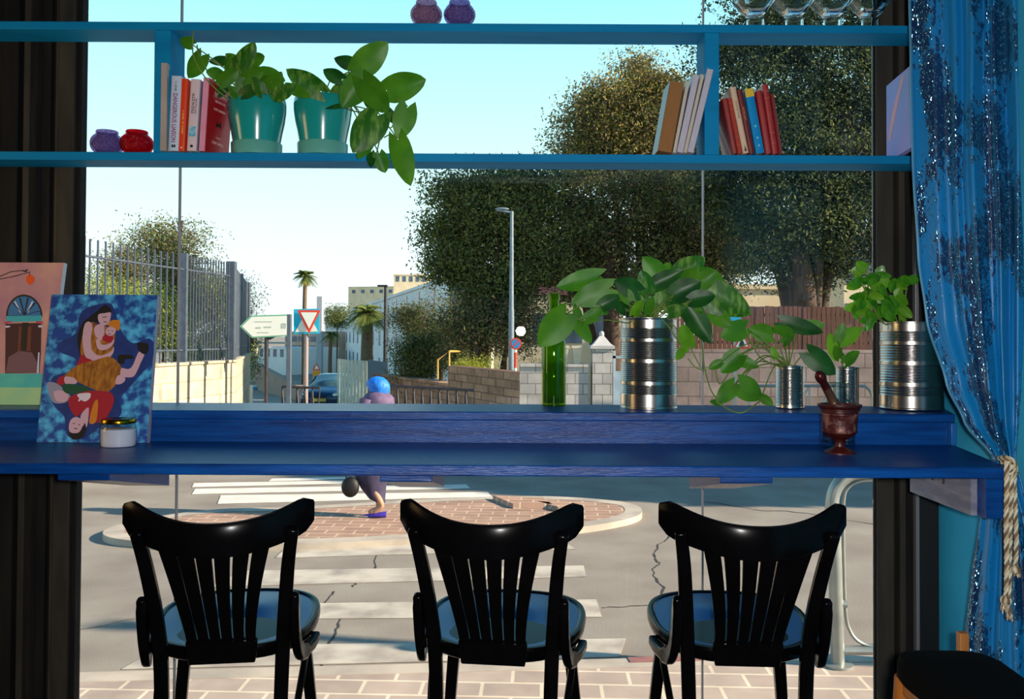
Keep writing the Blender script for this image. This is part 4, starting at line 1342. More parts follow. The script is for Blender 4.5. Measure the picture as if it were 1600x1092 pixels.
plant('pothos_plant', 'large leafy pothos spreading from the tall tin beside the bottle', 'house plant', (1013, 505), 2.70, [
    (937, 432, 869, 448, 34, 0, 2.62), (955, 450, 892, 474, 40, 0, 2.6), (886, 490, 842, 541, 50, 0, 2.58), (905, 502, 898, 474, 16, 0), (914, 500, 942, 484, 22, 0), (900, 500, 924, 536, 24, 0, 2.6),
    (1036, 436, 1004, 401, 34, 0, 2.6), (1014, 458, 1002, 422, 28, 1), (998, 456, 960, 438, 34, 2), (1016, 448, 1068, 422, 28, 2, 2.6), (1056, 434, 1102, 402, 40, 1, 2.62), (1052, 462, 1096, 440, 38, 2), (1038, 474, 1052, 430, 28, 1),
    (1098, 428, 1134, 448, 34, 0, 2.6), (1100, 452, 1174, 492, 50, 1, 2.6), (1074, 478, 1112, 537, 36, 2, 2.58), (1104, 468, 1130, 492, 28, 1), (1114, 488, 1142, 510, 28, 0), (1079, 542, 1065, 507, 28, 3, 2.6), (1068, 546, 1056, 562, 16, 3),
    (985, 470, 968, 448, 22, 0), (1000, 480, 1008, 446, 22, 1), (1024, 480, 1034, 452, 20, 0), (1060, 480, 1088, 462, 30, 0), (1080, 470, 1118, 462, 30, 2), (1044, 490, 1072, 480, 20, 1), (978, 486, 960, 470, 20, 2), (1070, 440, 1086, 418, 26, 0),
    (1066, 488, 1100, 486, 26, 0), (940, 478, 970, 462, 24, 2), (1030, 440, 1048, 410, 26, 0), (1088, 446, 1120, 424, 30, 0), (925, 470, 950, 492, 22, 1), (990, 492, 1004, 468, 18, 3), (1012, 490, 1020, 462, 16, 0)], 7,
      extra_vines=[((1050, 500, 2.66), (1075, 485, 2.6), (1095, 530, 2.6), (1101, 575, 2.6), (1112, 612, 2.6), (1130, 634, 2.56)), ((1095, 575, 2.6), (1078, 542, 2.6), (1072, 530, 2.6)), ((980, 505, 2.66), (950, 500, 2.62), (915, 502, 2.6), (888, 490, 2.58)),
                   ((1075, 560, 2.6), (1088, 575, 2.6), (1104, 578, 2.6))])
plant('pothos_plant', 'trailing pothos in the small tin, its vine looping over the ledge', 'house plant', (1234, 578), 2.685, [
    (1166, 512, 1126, 526, 34, 0, 2.6), (1206, 524, 1170, 513, 30, 0), (1234, 520, 1207, 511, 18, 0), (1222, 502, 1287, 520, 26, 2, 2.6), (1250, 512, 1290, 507, 22, 0), (1224, 536, 1242, 520, 18, 0), (1156, 554, 1126, 582, 34, 0, 2.58),
    (1150, 560, 1186, 574, 20, 0, 2.6), (1126, 566, 1107, 576, 15, 0), (1154, 598, 1190, 624, 38, 0, 2.56), (1148, 600, 1120, 630, 28, 0, 2.56), (1127, 630, 1109, 627, 11, 0), (1190, 620, 1208, 633, 15, 0, 2.54), (1262, 550, 1306, 585, 36, 2, 2.58),
    (1212, 560, 1206, 540, 12, 3)], 9, stems_from=.35,
      extra_vines=[((1232, 575, 2.68), (1205, 568, 2.62), (1175, 575, 2.6), (1158, 588, 2.58), (1150, 600, 2.56)), ((1150, 600, 2.56), (1120, 622, 2.55), (1130, 634, 2.54), (1158, 645, 2.50), (1188, 626, 2.52)),
                   ((1225, 575, 2.66), (1190, 560, 2.6), (1172, 530, 2.6), (1165, 512, 2.6)), ((1140, 580, 2.6), (1125, 600, 2.58), (1118, 575, 2.6), (1122, 566, 2.6))])
plant('pothos_plant', 'small upright pothos in the tin behind the mortar', 'house plant', (1322, 580), 2.70, [
    (1308, 556, 1295, 520, 25, 3), (1314, 534, 1347, 512, 27, 3), (1321, 568, 1344, 549, 22, 0), (1309, 532, 1319, 504, 18, 0), (1312, 560, 1304, 540, 16, 0)], 11, stems_from=.3)
rd = random.Random(21)
bl = []
for cx, cy, k in ((1352, 420, 5), (1344, 442, 5), (1339, 478, 5), (1360, 460, 6), (1376, 448, 5), (1382, 488, 4), (1362, 500, 4), (1396, 440, 5), (1402, 462, 4), (1420, 438, 5), (1408, 480, 3), (1372, 430, 4), (1355, 485, 4), (1388, 468, 4), (1348, 462, 4)):
    for j in range(k):
        an = rd.uniform(-PI, PI)
        L = rd.uniform(17, 26)
        bl.append((cx, cy, cx + L * math.cos(an), cy + L * .8 * math.sin(an) + 4, rd.uniform(12, 17), rd.choice((0, 0, 1)), 2.62 + rd.uniform(-.05, .06), 1))
plant('basil_plant', 'bright green basil growing from the wide tin by the curtain', 'house plant', (1400, 512), 2.67, bl, 13, mats=[leaf_basil, leaf_l], r=.0018,
      extra_vines=[((1400, 512, 2.67), (1385, 480, 2.64), (1362, 450, 2.62), (1352, 420, 2.62)), ((1398, 512, 2.67), (1370, 495, 2.64), (1342, 478, 2.62)), ((1405, 512, 2.67), (1390, 470, 2.64), (1376, 446, 2.63)),
                   ((1416, 512, 2.67), (1414, 475, 2.65), (1418, 438, 2.64)), ((1408, 512, 2.67), (1402, 480, 2.65), (1396, 440, 2.64)), ((1395, 512, 2.66), (1375, 500, 2.63), (1360, 470, 2.62), (1345, 440, 2.62))])
# ================================================================== the street outside
asphalt = mat('worn asphalt', '80766c', '989084', rough=.9, scale=1.3, detail=9, bump=.25, bscale=60, lo=.3, hi=.7)
white_paint = mat('worn road paint', 'c4bbac', '988e84', rough=.85, scale=3.0, detail=10, lo=.40, hi=.66)
concrete = mat('pale concrete', 'a0968a', 'c0b4a4', rough=.9, scale=2.5, detail=8)
white_paint2 = mat('sunlit road paint', 'e6e0d4', 'c8c0b4', rough=.85, scale=3.0, detail=8, lo=.4, hi=.8)  # sun on the far bars put into a brighter paint colour
pavers = brick_mat('sidewalk pavers', 'a8968a', 'b8a698', 'dccbb4', 1.0, .34, .20, msize=.011, rot=(0, 0, math.radians(2)), offset=.5, bump=.15)
pavers2 = brick_mat('island pavers', '9c7a68', 'ac8a76', 'c8b096', 1.0, .30, .16, msize=.010, rot=(0, 0, math.radians(3)), bump=.15)
stone = brick_mat('pale stone blocks', 'c0ae94', 'd0bea2', 'a4947c', 1.0, .9, .36, msize=.012, rot=(PI / 2, 0, 0))
stone_g = brick_mat('grey stone blocks', 'a9a29e', 'bdb6b0', '857d78', 1.0, .30, .20, msize=.010, rot=(PI / 2, 0, 0))
stone_b = brick_mat('brown rubble stone', '8a6c56', 'a8866c', '6e5644', 1.0, .34, .17, msize=.012, rot=(PI / 2, 0, 0), noise=(.7, 1.25))


def zg(y):
    if y < 14: return 0.0
    if y < 93: return -(y - 14) * .045
    return -3.555 + (y - 93) * .022


mb = MB()
ys_ = [3.2, 5, 6, 7, 8, 9, 10, 11, 12, 13, 14, 16, 20, 25, 30, 40, 55, 75, 93, 110, 140, 180, 240, 320]
xs_ = [-160, -60, -20, -8, 0, 8, 20, 60, 160]
vs = [(x, y, zg(y)) for y in ys_ for x in xs_]
n = len(xs_)
mb.add(vs, [(j * n + i, j * n + i + 1, (j + 1) * n + i + 1, (j + 1) * n + i) for j in range(len(ys_) - 1) for i in range(n - 1)])
struct('street_ground', mb, asphalt)
# sidewalk before the cafe with its kerb
ka, kb = PZ(118, 1066, .10), PZ(1364, 1033, .10)
kd = (kb - ka).normalized()
k0, k1 = ka - kd * 12, kb + kd * 14
struct('sidewalk', MB().prism([(k0.x, YG + .13, -.1), (k1.x, YG + .13, -.1), (k1.x, k1.y, -.1), (k0.x, k0.y, -.1)], (0, 0, .2)), pavers)
kn = Vector((-kd.y, kd.x, 0))
struct('sidewalk_kerb', MB().prism([k0 + Vector((0, 0, -.2)), k1 + Vector((0, 0, -.2)), k1 + kn * .15 + Vector((0, 0, -.2)), k0 + kn * .15 + Vector((0, 0, -.2))], (0, 0, .203)), concrete)
# red painted stretch of the kerb
ra, rb = PZ(985, 1035, .104), PZ(1100, 1032, .104)
struct('kerb_paint', MB().prism([ra, rb, rb + kn * .08, ra + kn * .08], (0, 0, .004)), mat('faded red paint', '8c5a58', '9c6c66', rough=.8))
# traffic island
isl = [(162, 829), (185, 842), (300, 850), (500, 848), (640, 841), (780, 833), (900, 824), (975, 812), (1003, 800), (985, 786), (900, 777), (800, 775), (640, 781), (450, 792), (330, 796), (215, 812)]
pts = smooth_poly(isl, 4)
o_ = [PZ(x, y, .07) for x, y in pts]
cen = sum(o_, Vector((0, 0, 0))) / len(o_)
mb = MB()
i_ = []
for k, p in enumerate(o_):
    t_ = (o_[(k + 1) % len(o_)] - o_[k - 1]).normalized()
    nn = Vector((-t_.y, t_.x, 0))
    if nn.dot(cen - p) < 0: nn = -nn
    i_.append(p + nn * .20)
n = len(o_)
low = [Vector((p.x, p.y, -.02)) for p in o_]
mb.ring([low, o_, i_], 0, False, cap=False)
struct('island_kerb', mb, concrete)
struct('island_paving', MB().prism([p - Vector((0, 0, .015)) for p in i_], (0, 0, .012)), pavers2)
# loose broken slabs on the island
for a, lab in (((770, 781, 850, 795), 'broken paver slab tilted up on the island, the larger'), ((838, 790, 880, 800), 'small broken paver slab on the island')):
    p, r = PZ(a[0], a[1], .07), PZ(a[2], a[3], .07)
    m = MB().prism([p, Vector((r.x, p.y - .15, .07)), Vector((r.x + .1, r.y, .07)), Vector((p.x + .25, r.y, .07))], (0, .05, .05))
    setp(m.build('paver_slab', pavers2), lab, 'paving slab')
# crosswalk bars
for q4 in ([(190, 1046), (968, 1026), (978, 998), (250, 1012)], [(300, 968), (940, 964), (932, 937), (350, 945)], [(330, 917), (916, 901), (912, 884), (380, 892)], [(430, 872), (900, 858), (880, 846), (450, 853)],
           [(340, 787), (768, 776), (762, 769), (345, 774)], [(300, 772), (735, 763), (728, 757), (305, 764)], [(300, 761), (600, 754), (592, 750), (303, 755)], [(420, 752), (560, 748), (555, 745), (425, 748)]):
    struct('road_marking', MB().prism([PZ(x, y, .003) for x, y in q4], (0, 0, .004)), white_paint2 if q4[0][1] < 800 else white_paint)
# cracks in the asphalt
crack_m = mat('crack in asphalt', '3c3632', rough=1)
rd = random.Random(5)
for path, w in (([(1046, 835), (1022, 862), (1030, 880), (1020, 893), (1036, 918), (1034, 940)], .022), ([(520, 925), (508, 945), (532, 958), (525, 985), (510, 1015), (500, 1050)], .02), ([(940, 948), (970, 947), (1020, 944), (1100, 948)], .018),
                ([(1098, 783), (1180, 796), (1260, 803), (1364, 818)], .03), ([(590, 860), (582, 890), (560, 905), (553, 915)], .018), ([(120, 985), (240, 960), (330, 930)], .012)):
    q5 = [PZ(x + rd.uniform(-3, 3), y + rd.uniform(-2, 2), .003) for x, y in [tuple(p) for p in spline(path, 5)]]
    m = MB()
    for a, b in zip(q5, q5[1:]):
        s = Vector((-(b - a).y, (b - a).x, 0)).normalized() * w * rd.uniform(.3, 1) * .5
        m.add([a - s, b - s, b + s, a + s], [(0, 1, 2, 3)])
    struct('road_crack', m, crack_m)


def wall_run(name, pts, zt, zb, th, m, mi=None, cap=None):
    """thin wall following plan points; returns MB"""
    mb = MB()
    for (x0, y0), (x1, y1) in zip(pts, pts[1:]):
        d = Vector((x1 - x0, y1 - y0, 0)).normalized()
        nn = Vector((-d.y, d.x, 0)) * th
        a, b = Vector((x0, y0, zb)), Vector((x1, y1, zb))
        mb.prism([a, b, b + nn, a + nn], (0, 0, zt - zb))
        if cap:
            mb.prism([a - nn * .1 - Vector((0, 0, zb - zt)), b - nn * .1 - Vector((0, 0, zb - zt)), b + nn * 1.1 - Vector((0, 0, zb - zt)), a + nn * 1.1 - Vector((0, 0, zb - zt))], (0, 0, cap))
    return mb


# ------------------------------------------------------------------ fence on its stone wall
L0, L1, L2 = P(128, 371, 16.0), P(362, 405, 21.5), P(387, 441, 30.0)
Lx = L0 - (L1 - L0) * .9
zw = 1.44
struct('stone_wall', wall_run('w', [(Lx.x, Lx.y), (L1.x + .12, L1.y), (L2.x + .12, L2.y)], zw, -1.2, .35, stone, cap=.06), stone)
fence_m = mat('grey green fence steel', '4c5664', '5a6472', rough=.5, metal=.3)
fen = thing('metal_fence', 'tall grey metal bar fence standing on the pale stone wall', 'fence', (L0.x, L0.y, zw + .06))
ZF = L0.z


def bay(a, b, nb, zt):
    mb = MB()
    d = (b - a)
    for k in range(1, nb):
        p = a + d * (k / nb)
        mb.box((p.x - .014, p.y - .014, zw + .06), (p.x + .014, p.y + .014, zt))
    mb.build('fence_bars', fence_m, fen)
    m = MB()
    for z in (zw + .32, zt - .32): m.tube([Vector((a.x, a.y, z)), Vector((b.x, b.y, z))], .022, 6)
    m.build('fence_rail', fence_m, fen)


mid = L0 + (L1 - L0) * .62
bay(Lx, L0, 16, ZF)
bay(L0, mid, 15, ZF)
bay(mid, L1, 17, ZF)
mid2 = (L1 + L2) / 2
for a, b in ((L1, mid2), (mid2, L2)): bay(a, b, 22, ZF)
for p, w in ((L0, .05), (mid, .06), (L1, .10), (mid2, .06), (L2, .08)):
    MB().box((p.x - w, p.y - w, zw + .05), (p.x + w, p.y + w, ZF + .03)).build('fence_post', fence_m, fen)

# ------------------------------------------------------------------ walls on the far side
wA, wB, wC = P(1058, 545, 16.0), P(1600, 545, 16.0), P(1058, 545, 17.2)
struct('stone_wall', wall_run('w', [(wA.x, 16.0), (wB.x, 16.0)], P(1200, 546, 16).z, -.3, .4, stone_b), brick_mat('reddish rubble stone', '7c6a62', '94807a', '6a5a54', 1.0, .42, .26, msize=.012, rot=(PI / 2, 0, 0), noise=(.75, 1.2)))
struct('stone_wall', wall_run('w', [(P(812, 600, 17).x, 17.0), (P(919, 600, 17).x, 17.0)], P(870, 573, 17).z, -.3, .4, stone_g, cap=.05), stone_g)
# brown board fence above it
bf = thing('board_fence', 'brown vertical board fence rising above the rubble stone wall', 'fence', (wA.x, 16.1, P(1200, 546, 16).z))
bfm = mat('brown fence boards', '4e2e26', '6a3e30', rough=.8, scale=3, stretch=(14, 1, .6))
mb = MB()
x, zt = wA.x, P(1200, 479, 16.2).z
rd = random.Random(8)
while x < wB.x:
    w = .085
    mb.box((x, 16.15 + rd.uniform(0, .01), P(1200, 547, 16).z), (x + w - .012, 16.18, zt + rd.uniform(-.012, .012)))
    x += w
mb.build('boards', bfm, bf)
m = MB()
for z in (zt - .15, P(1200, 535, 16.2).z): m.box((wA.x, 16.185, z - .03), (wB.x, 16.22, z + .03))
m.build('fence_rail', bfm, bf)
# gate pier with pyramid cap and pale gate
pr_ = mat('pale pier stone', 'b4b0ae', 'c4c0bc', rough=.9, scale=4)
gp = thing('gate_pier', 'pale stone gate pier with a pyramid cap between bottle and tall tin', 'gate pier', (P(941, 620, 17).x, 17.1, 0))
gx_ = P(941, 600, 17).x
hw = .19
zt = P(940, 545, 17).z
MB().box((gx_ - hw, 17 - .05, -.2), (gx_ + hw, 17 + .33, zt)).build('shaft', stone_g, gp)
MB().box((gx_ - hw - .04, 16.91, zt), (gx_ + hw + .04, 17.37, zt + .06)).build('cornice', pr_, gp)
z2_ = P(940, 522, 17).z
MB().ring([[Vector((gx_ + sx * (hw + .02) * k, 17.14 + sy * (hw + .02) * k, z)) for sx, sy in ((-1, -1), (1, -1), (1, 1), (-1, 1))] for k, z in ((1, zt + .06), (.75, zt + .10), (.3, z2_ - .06), (.12, z2_ - .02))], 0, False).ell((gx_, 17.14, z2_), (.05, .05, .06)).build('cap', pr_, gp)
for k, (px, w) in enumerate(((880, .11), (901, .10))):
    t = thing('stone_urn', ('tapered cream planter on the grey wall, beside the bottle', 'tapered cream planter on the grey wall, beside the gate pier')[k], 'planter', P(px, 573, 17.2), 'cream planters on the grey wall')
    px_ = P(px, 573, 17.2)
    MB().ring([[Vector((px_.x + sx * w * s, 17.2 + sy * w * s, z)) for sx, sy in ((-1, -1), (1, -1), (1, 1), (-1, 1))] for s, z in ((.6, P(880, 573, 17).z + .05), (.85, P(880, 545, 17).z), (1, P(880, 544, 17).z), (1, P(880, 540, 17).z), (.85, P(880, 540, 17).z))], 0, False).build('planter_body', mat('cream planter', 'c8b8a0', 'd4c6b0', rough=.85, scale=6), t)
gt = thing('metal_gate', 'pale blue grey gate standing between the pier and the reddish wall', 'gate', (P(1000, 600, 17).x, 17.1, 0))
gm = mat('pale blue gate paint', '8fa4b4', 'a4b8c6', rough=.6, scale=5)
ga, gb = gx_ + hw + .02, wA.x - .02
MB().box((ga, 17.05, 0), (gb, 17.09, P(970, 580, 17).z)).build('gate_panel', gm, gt)
MB().box((ga, 17.03, 0), (ga + .05, 17.12, P(960, 548, 17).z)).box((gb - .05, 17.03, 0), (gb, 17.12, P(960, 548, 17).z)).box((ga, 17.03, P(970, 560, 17).z), (gb, 17.1, P(970, 556, 17).z)).build('gate_frame', gm, gt)
# brown wall stepping down to the side street
p1_, p2_, p3_ = P(812, 577, 18.0), P(700, 577, 22), P(600, 590, 27)
struct('stone_wall', wall_run('w', [(p2_.x, 22), (p1_.x, 18)], P(760, 577, 19.8).z, -.8, .4, stone_b), stone_b)
struct('stone_wall', wall_run('w', [(p3_.x - .5, 28), (p2_.x, 22)], P(640, 590, 25).z, -1.2, .4, stone_b), stone_b)


# ------------------------------------------------------------------ railings
def zig_rail(label, A, B, zt, zb, n, th, m):
    t = thing('pedestrian_railing', label, 'railing', (A.x, A.y, zb))
    d = B - A
    a = lambda k, z: Vector((A.x + d.x * k, A.y + d.y * k, z))
    MB().tube([a(0, zt), a(1, zt)], th, 6).tube([a(0, zb + .12), a(1, zb + .12)], th * .8, 6).build('rail', m, t)
    mb = MB()
    for k in range(n):
        mb.tube([a(k / n, zb), a(k / n, zt)], th * .8, 5)
        mb.tube([a(k / n, zt), a((k + .55) / n, zb + .12)], th * .55, 4)
        mb.tube([a((k + 1) / n, zt), a((k + .55) / n, zb + .12)], th * .55, 4)
    mb.build('rail_bars', m, t)


dark_steel = mat('dark street steel', '2a2a30', '3a3a42', rough=.5, metal=.4)
grey_steel = mat('galvanised steel', '8e9490', 'a4a8a2', rough=.4, metal=.6, scale=5)
A, B = P(596, 613, 15.5), P(742, 604, 14.2)
zig_rail('black zigzag railing in front of the brown wall, beside the blue headscarf', A, B, (A.z + B.z) / 2 + .03, 0, 11, .022, dark_steel)
A, B = P(441, 604, 20), P(500, 604, 19.5)
zig_rail('short dark railing behind the yield sign pole', A, B, A.z, zg(20), 5, .026, dark_steel)
# hooped barrier of round tube by the kerb
hb = thing('hoop_barrier', 'tall galvanised hoop barrier on the sidewalk, behind the curtain-side chair', 'barrier', PZ(1309, 1040, .1))
p = PZ(1309, 1040, .1)
Dh = p.y
g = lambda px, py: P(px, py, Dh)
MB().tube(spline([g(1309, 1042), g(1307, 960), g(1304, 850), (g(1300, 800)), g(1303, 770), g(1318, 748), g(1345, 738), g(1400, 737), g(1480, 738), g(1506, 748), g(1519, 775), g(1522, 850), g(1524, 1042)], 6), .041, 14).build('hoop_tube', grey_steel, hb)
MB().tube(spline([g(1375, 750), g(1345, 751), g(1325, 762), g(1318, 785), g(1318, 850), g(1321, 950), g(1328, 985), g(1345, 1004), g(1375, 1010), g(1440, 1010), g(1480, 1004), g(1500, 985), g(1505, 940), g(1505, 790), g(1498, 762), g(1478, 751), g(1375, 750)], 5), .011, 8).build('inner_hoop', grey_steel, hb)
for (a, b), r in ((((1306, 811), (1320, 811)), .025), (((1309, 943), (1322, 943)), .028), (((1309, 1016), (1524, 1016)), .03)):
    MB().tube([g(*a), g(*b)], r, 8).build('cross_tube', grey_steel, hb)
MB().lathe([(.09, .1), (.09, .115), (.05, .12)], (p.x, p.y, 0), 20).build('base_plate', grey_steel, hb)
h2 = thing('hoop_barrier', 'low grey tube barrier beyond the road, seen past the mortar', 'barrier', (P(1255, 640, 13.6).x, 13.6, 0))
g = lambda px, py: P(px, py, 13.6)
MB().tube(spline([Vector((g(1170, 0).x, 13.6, 0)), g(1170, 640), g(1172, 612), g(1182, 604), g(1200, 603), g(1260, 603), g(1340, 603), g(1355, 606), g(1362, 618), g(1363, 640), Vector((g(1363, 0).x, 13.6, 0))], 6), .022, 8).build('hoop_tube', grey_steel, h2)
MB().tube([g(1265, 603), g(1230, 660)], .014, 6).tube([g(1265, 603), g(1265, 660)], .014, 6).tube([g(1340, 612), g(1318, 660)], .014, 6).build('brace', grey_steel, h2)

# ------------------------------------------------------------------ lamp posts and signs
lp = thing('street_lamp', 'tall grey street lamp post in front of the pines', 'street lamp', (P(799, 632, 20).x, 20, zg(20)))
x = P(799, 500, 20).x
zt = P(799, 330, 20).z
MB().tube([(x, 20, zg(20)), (x, 20, zg(20) + 1.2), (x, 20, P(0, 480, 20).z)], .062, 12).build('pole_base', mat('grey lamp paint', '6c7c88', '7a8a96', rough=.5, metal=.2), lp)
MB().tube([(x, 20, P(0, 480, 20).z), (x, 20, zt)], [.052, .036], 12).build('pole', MATS['grey lamp paint'], lp)
MB().tube([(x, 20, zt - .03), (x - .35, 20, zt + .03)], .025, 8).build('arm', MATS['grey lamp paint'], lp)
MB().ell((x - .22, 20, zt + .05), (.16, .07, .035)).build('lamp_head', MATS['grey lamp paint'], lp)
lp = thing('street_lamp', 'dark street lamp with a flat head standing before the white building', 'street lamp', (P(600, 600, 38).x, 38, zg(38)))
x = P(602, 500, 38).x
zt = P(600, 447, 38).z
MB().tube([(x, 38, zg(38)), (x, 38, zt)], [.09, .06], 8).build('pole', dark_steel, lp)
MB().box((x - .33, 37.9, zt - .03), (x + .08, 38.1, zt + .05)).build('lamp_head', dark_steel, lp)


def flat(name, pts, D, dz, m, parent, th=.004):
    q5 = [P(px, py, D) for px, py in pts]
    return MB().prism(q5, (0, -th, 0)).build(name, m, parent)


sgw, sgg, sgr, sgc, sgb = mat('sign white', 'f0efe4', rough=.4), mat('sign green', '6fb08c', rough=.4), mat('sign red', 'e04028', rough=.4), mat('sign cyan', '18b8dc', rough=.4), mat('sign black', '202028', rough=.5)
D = 19.8
sg = thing('direction_sign', 'white arrow-shaped direction sign pointing away from the yield sign', 'road sign', (P(421, 620, D).x, D, zg(D)))
MB().tube([(P(421, 0, D).x, D + .03, zg(D)), (P(421, 0, D).x, D + .03, P(421, 526, D).z)], .045, 10).build('pole', dark_steel, sg)
flat('sign_face', [(375, 510), (392, 493), (456, 491), (456, 525), (394, 528)], D, 0, sgg, sg, .03)
flat('sign_panel', [(378, 510), (393.5, 495), (454, 493.2), (454, 523), (395, 526)], D - .031, 0, sgw, sg, .003)
for a, b, c, d in ((400, 511, 408, 513), (413, 510, 424, 512), (398, 502, 425, 503), (402, 519, 420, 520)): flat('sign_writing', [(a, b), (c, b), (c, d), (a, d)], D - .0345, 0, mat('faint sign grey', 'b4bcb0', rough=.5), sg)
flat('sign_symbol', [(440, 505), (447, 505), (447, 513), (445.6, 513), (445.6, 506.5), (444.2, 506.5), (444.2, 513), (442.8, 513), (442.8, 506.5), (441.4, 506.5), (441.4, 513), (440, 513)], D - .0345, 0, mat('faint sign grey', ''), sg)
MB().prism([P(412, 527, D) + Vector((0, .06, 0)), P(430, 526, D) + Vector((0, .06, 0)), P(421, 531, D) + Vector((0, .06, 0))], (0, -.05, 0)).build('sign_clamp', dark_steel, sg)
D = 20.6
sy = thing('yield_sign', 'red and white triangular yield sign in front of a cyan square one', 'road sign', (P(482, 620, D).x, D, zg(D)))
MB().tube([(P(482, 0, D).x, D + .08, zg(D)), (P(482, 0, D).x, D + .08, P(482, 486, D).z)], .055, 12).build('pole', mat('weathered pole', '8a8890', '9a8478', rough=.5, metal=.2), sy)
flat('square_sign', [(459, 483), (499, 482), (499, 521), (459, 522)], D + .02, 0, sgc, sy, .01)
flat('white_triangle', [(479, 486), (497, 518), (461, 519)], D + .008, 0, sgw, sy)
flat('triangle_face', [(464.5, 484.5), (501, 484.5), (483, 521)], D - .02, 0, sgr, sy, .01)
flat('triangle_field', [(470, 488), (495.5, 488), (483, 513.5)], D - .0315, 0, sgw, sy)
dp = thing('utility_pole', 'plain dark square pole between the arrow sign and the yield sign', 'pole', (P(457, 620, 19).x, 19, zg(19)))
x = P(457, 0, 19).x
MB().box((x - .045, 18.95, zg(19)), (x + .045, 19.05, P(457, 491, 19).z)).build('pole_shaft', mat('grey blue pole', '4a5664', '56626e', rough=.5), dp, bevel=.01)
MB().box((x - .06, 18.93, zg(19)), (x + .06, 19.07, zg(19) + .05)).build('base_plate', dark_steel, dp)
D = 42
ws = thing('warning_sign', 'small red triangle warning sign over an orange plate above the dark car', 'road sign', (P(495, 620, D).x, D, zg(D)))
MB().tube([(P(495, 0, D).x, D + .03, zg(D)), (P(495, 0, D).x, D + .03, P(495, 572, D).z)], .04, 8).build('pole', grey_steel, ws)
flat('triangle_face', [(488, 578), (501, 578), (494.5, 567)], D, 0, sgr, ws, .01)
flat('triangle_field', [(491, 576.5), (498.5, 576.5), (494.5, 570)], D - .02, 0, sgw, ws)
flat('plate', [(488, 579), (501, 579), (500, 585), (495, 589), (489, 586)], D, 0, mat('sign orange', 'e0962c', rough=.5), ws, .01)
D = 19.0
ns = thing('prohibition_sign', 'round red-ringed sign on a red and white pole beside the lamp post', 'road sign', (P(808, 620, D).x, D, zg(D)))
x = P(808, 0, D).x
zz = [zg(D) + k * .33 for k in range(8)]
for k in range(7):
    za, zb_ = zz[k], min(zz[k + 1], P(808, 537, D).z)
    if zb_ > za: MB().tube([(x, D + .03, za), (x, D + .03, zb_)], .03, 10).build('pole_section', (sgw, mat('sign red', ''))[k % 2], ns)
c = P(806, 537, D)
Rx = Matrix.Rotation(PI / 2, 4, 'X')
MB().lathe([(.125, 0), (.125, .01)], c, 28, M=Rx).build('ring_face', sgr, ns)
MB().lathe([(.095, .011), (.095, .013)], c, 28, M=Rx).build('field', mat('sign blue', '3a86c0', rough=.4), ns)
MB().box((-.012, -.016, -.095), (.012, -.014, .095), M=Matrix.Translation(c) @ Matrix.Rotation(.8, 4, 'Y')).build('slash', sgr, ns)
D = 13.2
tw = thing('warning_sign', 'red-bordered triangle sign under a cyan plate, seen through the pothos leaves', 'road sign', (P(1150, 620, D).x, D, 0))
MB().tube([(P(1150, 0, D).x, D + .03, 0), (P(1150, 0, D).x, D + .03, P(1150, 494, D).z)], .025, 10).build('pole', grey_steel, tw)
flat('cyan_plate', [(1137, 492), (1158, 492), (1156, 501), (1138, 501)], D, 0, sgc, tw, .008)
flat('triangle_face', [(1145, 545), (1173, 544), (1161, 519)], D, 0, sgr, tw, .008)
flat('triangle_field', [(1149.5, 542), (1168.5, 541), (1160.5, 524)], D - .009, 0, sgw, tw)
flat('pictogram', [(1154, 541), (1164, 541), (1162, 534), (1159, 530), (1156, 535)], D - .0135, 0, sgb, tw)
x = P(398, 0, 26).x
bo_ = MB().tube([(x, 26, zg(26)), (x, 26, P(393, 603, 26).z)], .06, 12).ell((x, 26, P(393, 603, 26).z), (.06, .06, .03))
setp(bo_.build('bollard', sgw), 'white bollard at the roadside beside the white car', 'bollard')

# ------------------------------------------------------------------ buildings
cream = mat('cream limestone', 'd8c4a0', 'e6d4b2', rough=.9, scale=.6)
whiteb = mat('white building stone', 'dcdcdc', 'eae6e0', rough=.9, scale=.4)
winm = mat('dark window glass', '3a4a5c', '566a80', rough=.3, scale=1.5)
roofm = mat('flat roof', 'b8b0a4', rough=.9)


def building(name, label, a, b, zt, zb, depth, m, rows, cols_, wsz, first=.0, frame=None, skipends=0.02):
    """long box: facade from plan point a to b, windows in rows/cols on it"""
    a, b = Vector((a[0], a[1], 0)), Vector((b[0], b[1], 0))
    d = (b - a)
    L = d.length
    d.normalize()
    nn = Vector((-d.y, d.x, 0))          # away from the viewer side
    if nn.dot((a + b) / 2) < 0: nn = -nn
    t = thing(name, label, 'building', (a.x, a.y, zb))
    base = [a, b, b + nn * depth, a + nn * depth]
    MB().prism([Vector((p.x, p.y, zb)) for p in base], (0, 0, zt - zb)).build('facade', m, t)
    MB().prism([Vector((p.x, p.y, zt)) + (-nn * .12 if k < 2 else nn * .1) for k, p in enumerate(base)], (0, 0, .22)).build('parapet', frame or m, t)
    for z in rows:
        for c in range(cols_):
            s = L * (skipends + (1 - 2 * skipends) * (c + .5) / cols_)
            p = a + d * s
            q5 = [p - d * wsz[0] / 2, p + d * wsz[0] / 2]
            MB().prism([Vector((q5[0].x, q5[0].y, z)) - nn * .04, Vector((q5[1].x, q5[1].y, z)) - nn * .04, Vector((q5[1].x, q5[1].y, z + wsz[1])) - nn * .04, Vector((q5[0].x, q5[0].y, z + wsz[1])) - nn * .04], nn * .08).build('window', winm, t)
    return t, d, nn


nb_ = building('stone_building', 'long white three-storey stone building running down the side street', (-3.6, 52), (-40, 192), 5.4, -6, 9, whiteb, (3.7, 1.1, -1.6), 22, (1.3, 1.5))
t = nb_[0]
